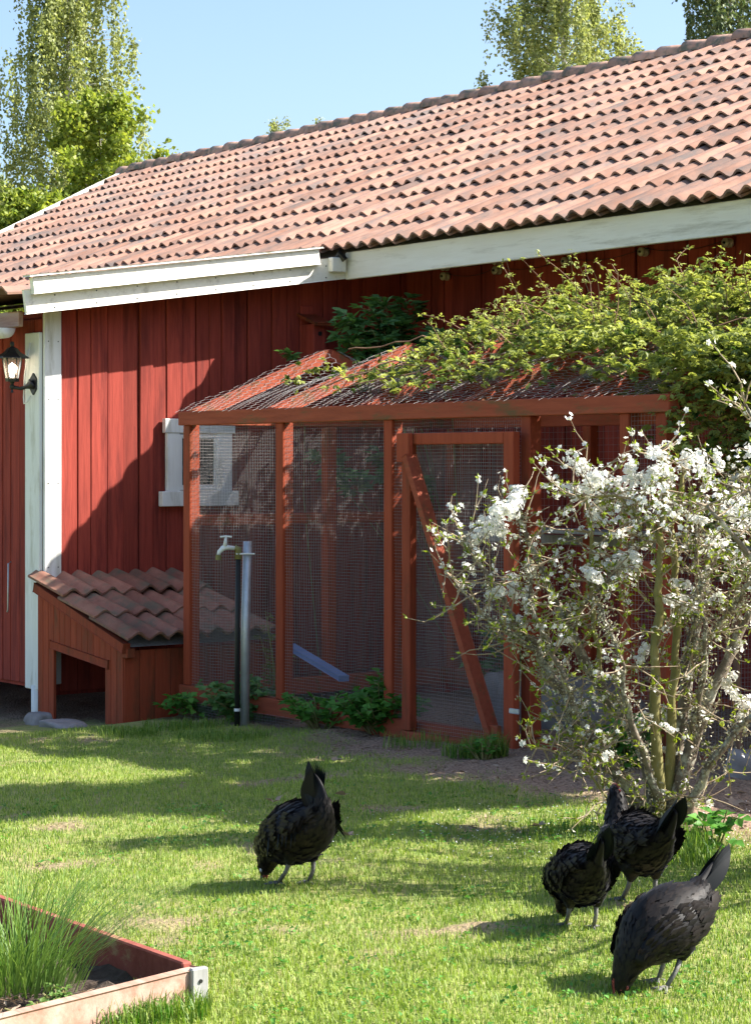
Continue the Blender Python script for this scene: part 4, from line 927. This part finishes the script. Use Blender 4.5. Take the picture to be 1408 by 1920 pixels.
# clover and plantain leaves in the turf, petals dropped round the bush
n = 2600; Y = rng.uniform(5.3, 11, n); X = (rng.random(n)*2-1)*(.2*Y+.1); k_ = (vnoise(X, Y, 2.4, 41) > .58) & (.8*X+.6*Y < 7.3) & (bare(X, Y) < .6); kx, ky = .6*X-.8*Y, .8*X+.6*Y
k_ &= ~((kx < bc[0]+.35) & (ky < bc[1]+.06)); X, Y = X[k_], Y[k_]; n = len(X)
P = np.stack([X, Y, ground(X, Y)+rng.uniform(.008, .022, n)], 1); D = rdir(n)*np.array([1, 1, .3]); PP, DD, NN, SS = compound(P, unit(D), rng.uniform(.014, .026, n), 3, 1.6)
tag(leaf_obj('clover', PP, DD, NN, SS, SS*.9, M['weed'], None, np.tile(rng.random(n), 3)), 'small clover leaves scattered through the lawn', 'clover')
n = 520; X = rootp.x-.25+rng.normal(0, .55, n); Y = rootp.y-.1+rng.normal(0, .45, n); P = np.stack([X, Y, ground(X, Y)+.012+.012*rng.random(n)], 1)
tag(leaf_obj('fallen_petals', P, rdir(n)*np.array([1, 1, .3]), rdir(n, 2.), rng.uniform(.006, .011, n), rng.uniform(.006, .010, n), M['petal'], None), 'white petals dropped on the ground round the bush', 'petals')
# chive clump and small herbs in the bed
q = PT(35, 1790, 6.15); cb_ = (q.x, q.y, zg+.05)
n = 520; a = rng.uniform(0, 6.28, n); r = .19*np.sqrt(rng.random(n)); P = np.stack([cb_[0]+r*np.cos(a), cb_[1]+r*np.sin(a)*.8, np.full(n, cb_[2])], 1)
V = []; F = []; vv = []
for i_ in range(n):
    d = np.array([P[i_, 0]-cb_[0], P[i_, 1]-cb_[1], 0])*3.2+rng.normal(0, .13, 3)*np.array([1, 1, 0]); hh = rng.uniform(.20, .40); w = .0024; d = d*min(1, .55/max(np.linalg.norm(d), 1e-6)); k0 = len(V); sd = np.array([-d[1], d[0], 0]); sd = sd/max(np.linalg.norm(sd), 1e-6)*w
    for j in range(5):
        t_ = j/4; c = P[i_]-np.array(cb_)+d*(t_**1.7)*.6*hh/.25+np.array([0, 0, hh*(t_-.35*np.linalg.norm(d)*t_**3)]); ww = (1-t_*.8); V += [c-sd*ww, c+sd*ww]
    F += [[k0+2*j, k0+2*j+1, k0+2*j+3, k0+2*j+2] for j in range(4)]; vv += [rng.random()]*10
ch = thing('chive_clump', 'arching clump of fine chives in the raised bed', 'plant', cb_)
tag(obj('leaves', mesh_np('leaves', V, F, M['chive'], np.array(vv)), ch), kind='stuff')
q = PT(110, 1815, 5.95); q = (q.x, q.y, zg+.05); leafy('bed_herb', 'small grey-green herb seedling on the soil of the raised bed', 'plant', q, clump(q, 9, .06, .07, .022, .012, 5, 3, 31), 'chive', 31)
q = PT(70, 1850, 5.8); q = (q.x, q.y, zg+.05); leafy('bed_herb', 'straggly dry-stemmed herb at the near edge of the raised bed', 'plant', q, clump(q, 8, .05, .09, .02, .01, 5, 3, 32), 'chive', 32)
n = 260; P = np.stack([q[0]+rng.normal(0.05, .16, n), q[1]+rng.normal(.05, .10, n), np.full(n, zg+.06)], 1); kx, ky = .6*P[:, 0]-.8*P[:, 1], .8*P[:, 0]+.6*P[:, 1]; P = P[(kx < bc[0]-.05) & (ky < bc[1]-.03)]; n = len(P)
tag(leaf_obj('bed_litter', P, rdir(n)*np.array([1, 1, .3]), rdir(n, 1.5), rng.uniform(.02, .06, n), rng.uniform(.003, .009, n), M['dry']), 'dry stalks and leaf scraps on the soil of the raised bed', 'leaf litter')

# ------------------------------------------------------------------ hens
ROOST = [(-.10, .445, .006, .015), (-.122, .415, .012, .028), (-.142, .368, .020, .040), (-.145, .318, .038, .058), (-.12, .272, .074, .088), (-.068, .235, .102, .112), (.01, .205, .112, .120), (.075, .172, .100, .106), (.125, .142, .074, .078), (.158, .110, .052, .054), (.178, .074, .037, .039), (.192, .044, .028, .030), (.205, .022, .016, .016), (.212, .010, .008, .008)]
PECK = [(-.262, .40, .006, .015), (-.242, .372, .014, .030), (-.208, .33, .024, .044), (-.168, .29, .042, .064), (-.12, .26, .078, .092), (-.06, .235, .103, .116), (.02, .212, .112, .122), (.09, .182, .100, .108), (.145, .145, .072, .076), (.182, .105, .050, .052), (.205, .066, .036, .038), (.222, .036, .027, .029), (.236, .016, .016, .016), (.243, .006, .008, .008)]
STAND = [(-.262, .40, .006, .015), (-.242, .372, .014, .030), (-.208, .33, .024, .044), (-.168, .29, .042, .064), (-.12, .26, .078, .092), (-.06, .238, .103, .116), (.02, .228, .112, .122), (.09, .235, .100, .108), (.14, .275, .070, .070), (.158, .325, .046, .046), (.162, .37, .036, .036), (.172, .405, .029, .031), (.19, .418, .020, .022), (.204, .416, .010, .011)]
def hen(label, u, v, fwd, scale, spine, rooster=False, tailup=1.0, roll=0.0):
    g0 = gp(u, v); yaw = math.atan2(fwd[1], fwd[0]); t = thing('rooster' if rooster else 'hen', label, 'rooster' if rooster else 'hen', g0, yaw, None if rooster else 'black hens on the lawn'); t.scale = (scale,)*3
    sp = np.array([s[:2] for s in spine]); wd = np.array([s[2] for s in spine]); ht = np.array([s[3] for s in spine]); ns_ = len(sp); K = 18
    # resample the spine smoothly
    f_ = np.linspace(0, ns_-1, 40); 
    def cr(A):
        out = []
        for s in f_:
            i = min(int(s), ns_-2); r = s-i; a, b, c, d = A[max(i-1, 0)], A[i], A[i+1], A[min(i+2, ns_-1)]
            out.append(.5*(2*b+(c-a)*r+(2*a-5*b+4*c-d)*r*r+(3*b-a-3*c+d)*r**3))
        return np.array(out)
    C = cr(sp); Wd = np.maximum(cr(wd), .004); Ht = np.maximum(cr(ht), .004); T = np.gradient(C, axis=0); T /= np.linalg.norm(T, axis=1)[:, None]; U = np.stack([-T[:, 1], T[:, 0]], 1)
    def surf(i, an):
        ca, sa_ = math.cos(an), math.sin(an); low = 1.0 if sa_ > 0 else .96
        return np.array([C[i, 0]+U[i, 0]*Ht[i]*sa_*low, Wd[i]*ca*(1-.12*max(0, sa_)), C[i, 1]+U[i, 1]*Ht[i]*sa_*low])
    V = []; F = []
    for i in range(40):
        for k in range(K): V.append(surf(i, 2*math.pi*k/K))
    for i in range(39):
        for k in range(K): F.append([i*K+k, i*K+(k+1) % K, (i+1)*K+(k+1) % K, (i+1)*K+k])
    V.append(np.array([C[0, 0], 0, C[0, 1]])); V.append(np.array([C[-1, 0], 0, C[-1, 1]])); a0, a1 = len(V)-2, len(V)-1
    me = mesh_py('body', V, F+[[a0, (k+1) % K, k] for k in range(K)]+[[a1, 39*K+k, 39*K+(k+1) % K] for k in range(K)], M['feather'], True)
    body = obj('body', me, t)
    # overlapping contour feathers, tips towards the tail
    P = []; D = []; Nn = []; Ls = []; Vr = []; r_ = random.Random(u)
    for _ in range(3200):
        i = r_.randint(8, 36); an = r_.uniform(0, 2*math.pi)
        if r_.random() > Wd[i]/.11+.15: continue
        p = surf(i, an); pb = surf(max(i-2, 0), an); d = pb-p; cc = np.array([C[i, 0], 0, C[i, 1]]); nn = unit(p-cc)
        P.append(p+nn*.003); D.append(unit(d)+nn*.09+np.array([r_.gauss(0, .08), r_.gauss(0, .08), r_.gauss(0, .08)])); Nn.append(nn); Ls.append((.028+.03*Wd[i]/.11)*r_.uniform(.7, 1.15)); Vr.append(r_.random()**1.5)
    P, D, Nn, Ls = map(np.array, (P, D, Nn, Ls)); leaf_obj('plumage', P, D, Nn, Ls, Ls*.48, M['feather'], body, np.array(Vr), fold=-.05)
    # wings: folded shield with long flight feathers
    i0, i1 = 24 if spine is STAND else 27, 12
    for s in (-1, 1):
        wv = []; wf = []; nu, nv = 10, 7
        for a in range(nu+1):
            fu = a/nu; i = int(round(i0+(i1-i0)*fu)); half = .62*math.sin(math.pi*min(1, .14+fu*.80))**.7
            for b in range(nv+1):
                an = (.12-half*.9)+(b/nv)*half*1.75; p = surf(i, an if s > 0 else math.pi-an); cc = np.array([C[i, 0], 0, C[i, 1]]); nn = unit(p-cc); lift = .012*math.sin(math.pi*b/nv)+.004
                wv.append(p+nn*lift)
        for a in range(nu):
            for b in range(nv): k = a*(nv+1)+b; wf.append([k, k+1, k+nv+2, k+nv+1])
        w_ = obj('wing', mesh_py('wing', wv, wf, M['feather'], True), t); sm_ = w_.modifiers.new('t', 'SOLIDIFY'); sm_.thickness = .008; sm_.offset = -1
        wva = np.array(wv).reshape(nu+1, nv+1, 3); P = []; D = []; Nn = []; Ls = []; Vr = []
        for a in range(1, nu+1):
            for b in range(nv+1):
                for _ in range(4):
                    p = wva[a, b]+np.array([r_.gauss(0, .004) for _ in range(3)]); d = wva[min(a+1, nu), b]-wva[a-1, b]; cc = np.array([p[0]-.0, 0, p[2]]); nn = unit(p-np.array([p[0], 0, p[2]*.96+.004]))
                    P.append(p+nn*.009); D.append(unit(d)+nn*.10+np.array([r_.gauss(0, .06) for _ in range(3)])); Nn.append(nn); Ls.append(.035+.055*(a/nu)**2); Vr.append(r_.random())
        P, D, Nn, Ls = map(np.array, (P, D, Nn, Ls)); leaf_obj('flight_feathers', P, D, Nn, Ls, Ls*.40, M['feather'], w_, np.array(Vr), fold=-.1)
    # tail: two leaves of long feathers meeting in a ridge
    nT = 9 if rooster else 7
    for s in (-1, 1):
        for k in range(nT):
            fk = k/(nT-1); d3 = C[0]-C[9]; L0 = float(np.linalg.norm(d3)); ba = math.atan2(d3[1], -d3[0])
            ang = ba+math.radians((26 if rooster else 15)*(.5-fk)); L_ = L0*(1.55 if rooster else 1.55)*(1-.30*abs(fk-.35))
            off_ = (.5-fk)*.05; b0 = np.array([C[9, 0]+U[9, 0]*off_*-1, s*(.004+.016*fk), C[9, 1]+U[9, 1]*off_*-1])
            d = np.array([-math.cos(ang), 0, math.sin(ang)]); fv = []; ff = []; nseg = 6; perp = np.array([d[2], 0, -d[0]])*-1
            if U[9, 1]*perp[2] < 0: perp = -perp
            for j in range(nseg+1):
                t_ = j/nseg; c = b0+d*L_*t_+perp*(.5-fk)*.02+np.array([-.045*t_*t_*fk if rooster else 0, s*(.001+.013*fk)*math.sin(t_*2.0), -.02*fk*t_**2 if rooster else 0]); w = .019*(math.sin(math.pi*(.20+.79*t_))**.75)*(1.6 if rooster else 1.35)
                fv += [c-perp*w*.8+np.array([0, s*w*.75, 0]), c+np.array([0, s*w*.15, 0]), c+perp*w*.8-np.array([0, s*w*.2, 0])]
            for j in range(nseg): ff += [[3*j, 3*j+1, 3*j+4, 3*j+3], [3*j+1, 3*j+2, 3*j+5, 3*j+4]]
            obj('tail_feather', mesh_np('tail_feather', fv, ff, M['tailf'], np.full(len(fv), r_.random()), True), t)
    if rooster:   # narrow hanging saddle and sickle feathers
        P = []; D = []; Nn = []; Ls = []
        for _ in range(260):
            i = r_.randint(9, 18); s = r_.choice((-1, 1)); an = r_.uniform(.2, 1.2); p = surf(i, an if s > 0 else math.pi-an); nn = unit(p-np.array([C[i, 0], 0, C[i, 1]]))
            P.append(p+nn*.006); D.append(np.array([-.35, s*.35, -.75])+nn*.1); Nn.append(nn); Ls.append(r_.uniform(.07, .13))
        P, D, Nn, Ls = map(np.array, (P, D, Nn, Ls)); leaf_obj('saddle_feathers', P, D, Nn, Ls, Ls*.10, M['tailf'], body, base=(0, 0, 0))
    # legs: feathered thigh, scaly shank, toes
    for s in (-1, 1):
        sx = .015+(.03*s if not rooster else .035*s); hip = (-.03, s*.05, .17)
        lg = obj('leg', mesh_py('leg', *(lambda mb: (mb.V, mb.F))(MB().tube([(-.035+sx*.3, s*.052, .105), (-.03+sx*.7, s*.05, .06), (sx, s*.048, .012)], [.011, .0085, .0085], 7).tube([(sx, s*.048, .012), (sx+.035, s*.05, .007), (sx+.062, s*.052, .003)], [.007, .006, .003], 5).tube([(sx, s*.048, .012), (sx+.026, s*.048+.024, .006), (sx+.046, s*.048+.04, .003)], [.007, .006, .003], 5).tube([(sx, s*.048, .012), (sx+.026, s*.048-.024, .006), (sx+.046, s*.048-.04, .003)], [.007, .006, .003], 5).tube([(sx, s*.048, .014), (sx-.03, s*.046, .004)], [.006, .003], 5)), M['skinleg'], True), t)
        MB().tube([hip, (-.035, s*.054, .135), (-.036+sx*.3, s*.053, .095)], [.06, .042, .014], 10).build('thigh', M['feather'], lg, smooth=True)
    # head details
    hx, hz = C[-1]; tx, tz = T[-1]; ux, uz = U[-1]; h2 = C[34]; t2 = T[34]; u2 = U[34]
    MB().tube([(hx-tx*.010, 0, hz-tz*.010), (hx+tx*.012, 0, hz+tz*.012), (hx+tx*.026-ux*.004, 0, hz+tz*.026-uz*.004)], [.0095, .006, .001], 8).build('beak', M['skinleg'], t, smooth=True)
    cm = MB(); nC = 5; big_ = 1.5 if rooster else .8
    for k in range(nC):
        i = 33+k; b0 = Vector((C[i, 0]+U[i, 0]*Ht[i]*.85, 0, C[i, 1]+U[i, 1]*Ht[i]*.85)); uu = Vector((U[i, 0], 0, U[i, 1])); tt = Vector((T[i, 0], 0, T[i, 1])); hh = (.022+.008*math.sin(k*1.2))*big_
        cm.add([b0-tt*.010+Vector((0, -.004, 0)), b0+tt*.010+Vector((0, -.004, 0)), b0+uu*hh-tt*.006, b0+tt*.010+Vector((0, .004, 0)), b0-tt*.010+Vector((0, .004, 0))], [[0, 1, 2], [3, 4, 2], [1, 3, 2], [4, 0, 2], [0, 4, 3, 1]])
    cm.build('comb', M['comb'], t)
    for s in (-1, 1):
        i = 35; e = Vector((C[i, 0]+U[i, 0]*Ht[i]*.25, s*Wd[i]*.95, C[i, 1]+U[i, 1]*Ht[i]*.25)); MB().lathe([(0, -.004), (.004, -.002), (.0045, 0), (.003, .003), (0, .004)], e, 8).build('eye', M['comb'], t, smooth=True)
        i = 33; e = Vector((C[i, 0]-U[i, 0]*Ht[i]*.25, s*Wd[i]*.98, C[i, 1]-U[i, 1]*Ht[i]*.25)); MB().lathe([(0, -.012), (.006, -.006), (.007, 0), (.005, .008), (0, .012)], e, 8).build('earlobe', M['lobe'] if rooster else M['comb'], t, smooth=True)
        i = 36; e = Vector((C[i, 0]-U[i, 0]*Ht[i]*1.0, s*.007, C[i, 1]-U[i, 1]*Ht[i]*1.0)); MB().lathe([(0, -.014*big_), (.006, -.006), (.005, .004), (0, .010)], e, 7).build('wattle', M['comb'], t, smooth=True)
    return t
hen('black rooster pecking at the shadow edge on the left of the lawn, tail raised', 556, 1660, (-.66, .72), .95, ROOST, True)
hen('black hen seen from behind pecking, left of the three on the right', 1088, 1742, (-.22, .97), .84, PECK)
hen('black hen with neck raised beside the bush stem, farthest of the three', 1197, 1692, (-.42, .9), .90, STAND)
hen('nearest black hen pecking towards the viewer at the lower right', 1247, 1848, (-.76, -.60), .86, PECK)

# ------------------------------------------------------------------ trees behind the barn
def tree(name, label, X, Y, h, crown_r, z0, nleaf, leaf, mat, bark, seed, weep=.0, trunk_r=.16, shape=1.0, group='trees behind the barn', nl=70):
    r_ = random.Random(seed); g_ = np.random.default_rng(seed); zb = gz(X, Y); t = thing(name, label, 'tree', (X, Y, zb), 0, group)
    tr = MB(); Q = []; px, py = 0, 0
    for k in range(9):
        f = k/8; Q.append((px, py, h*f)); px += r_.gauss(0, .10); py += r_.gauss(0, .10)
    tr.tube(Q, [trunk_r*(1-.93*k/8) for k in range(9)], 8); CP_ = []; 
    for k in range(nl):
        f = z0/h+(1-z0/h)*(k+.5)/nl; q = Vector(Q[min(int(f*8), 7)]).lerp(Vector(Q[min(int(f*8)+1, 8)]), f*8-int(f*8)); an = k*2.4+r_.uniform(-.4, .4)
        fr_ = (f-z0/h)/(1-z0/h); rad = crown_r*(math.sin(math.pi*(.16+.80*fr_))**shape)*r_.uniform(.55, 1.12)
        e = q+Vector((math.cos(an)*rad, math.sin(an)*rad, rad*r_.uniform(.15, .75)*(1-weep*.4))); m_ = q.lerp(e, .5)+Vector((0, 0, .12*rad))
        e3 = q.lerp(e, .62); tr.tube([q, q.lerp(e3, .5)+Vector((0, 0, .06*rad)), e3], [trunk_r*.22*(1-f*.7), trunk_r*.09, .008], 5, False)
        for _ in range(9):
            s = r_.uniform(.25, 1.05); b = q.lerp(e, s)+Vector((r_.gauss(0, .16), r_.gauss(0, .16), r_.gauss(0, .14)))*rad*.55; CP_.append((b, r_.uniform(.12, .34)*max(.6, rad*.45)))
    tr.build('trunk', M[bark], t, smooth=True)
    per = max(3, nleaf//len(CP_)); PP = []; 
    for b, rr_ in CP_:
        m = max(2, int(per*r_.uniform(.4, 1.7))); o_ = g_.normal(0, 1, (m, 3))*rr_*np.array([.6, .6, .55])
        if weep: o_[:, 2] -= np.abs(g_.normal(0, 1, m))*weep*.9; o_[:, :2] *= .55
        PP.append(np.array(tuple(b))+o_)
    P = np.concatenate(PP); n = len(P); D = unit(g_.normal(size=(n, 3))+np.array([0, 0, -.5-weep]))
    leaf_obj('crown', P, D, unit(g_.normal(size=(n, 3))), leaf*g_.uniform(.7, 1.25, n), leaf*.72*g_.uniform(.7, 1.2, n), M[mat], t, np.clip(g_.normal(.5, .28, n), 0, 1), fold=.2); return t
def at(u, Y): return (u-704)/4000*Y
tree('birch_tree', 'tall weeping birch behind the left end of the roof', at(130, 44), 44, 13.0, 1.75, 3, 52000, .088, 'birch', 'birchbark', 1, .75, .17, .6, nl=90)
tree('maple_tree', 'yellow-green maple in front of the left birch', at(190, 38), 38, 8.4, 1.6, 1.5, 32000, .10, 'maple', 'bark', 2, .0, .12, .7)
tree('maple_tree', 'low bright maple at the left edge above the roof verge', at(35, 36), 36, 6.6, 1.6, 1.0, 28000, .10, 'maple', 'bark', 3, .0, .12, .7)
tree('birch_tree', 'airy birch at the far left edge of the picture', at(-25, 50), 50, 8.8, 1.3, 2, 14000, .12, 'birch', 'birchbark', 4, .4, .12, .6)
tree('birch_tree', 'broad birch rising above the ridge right of centre', at(1030, 40), 40, 12.4, 1.6, 4, 52000, .080, 'birch', 'birchbark', 5, .45, .17, .6, nl=90)
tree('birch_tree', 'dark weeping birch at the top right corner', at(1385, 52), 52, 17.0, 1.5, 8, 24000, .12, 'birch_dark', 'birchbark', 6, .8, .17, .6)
tree('birch_tree', 'small sparse tree just showing over the ridge left of centre', at(520, 62), 62, 12.1, 1.35, 6, 4500, .085, 'birch', 'bark', 7, .1, .12, .8)
tree('birch_tree', 'thin far twiggy tree peeping over the ridge at the sparse tree right', at(582, 66), 66, 12.9, .6, 8, 700, .075, 'birch', 'bark', 8, .1, .08, .8)
tree('maple_tree', 'green tree filling the gap left of the birch trunk low down', at(75, 55), 55, 9.0, 2.0, 1.0, 12000, .12, 'birch', 'bark', 9, .0, .14, .7)

# unseen fruit tree added right of the coop to lay shade across the lawn
for (x_, y_, h_, r_, z_, lab) in ((-6.0, 9.55, 5.7, .90, 2.9, 'slim fruit tree added past the picture edge to shade the lawn'),):
    q = W(x_, y_); tree('shade_tree', lab, q.x, q.y, h_, r_, z_, 24000, .11, 'shrub', 'bark', int(-x_*10), .0, .09, .5, None, 36)
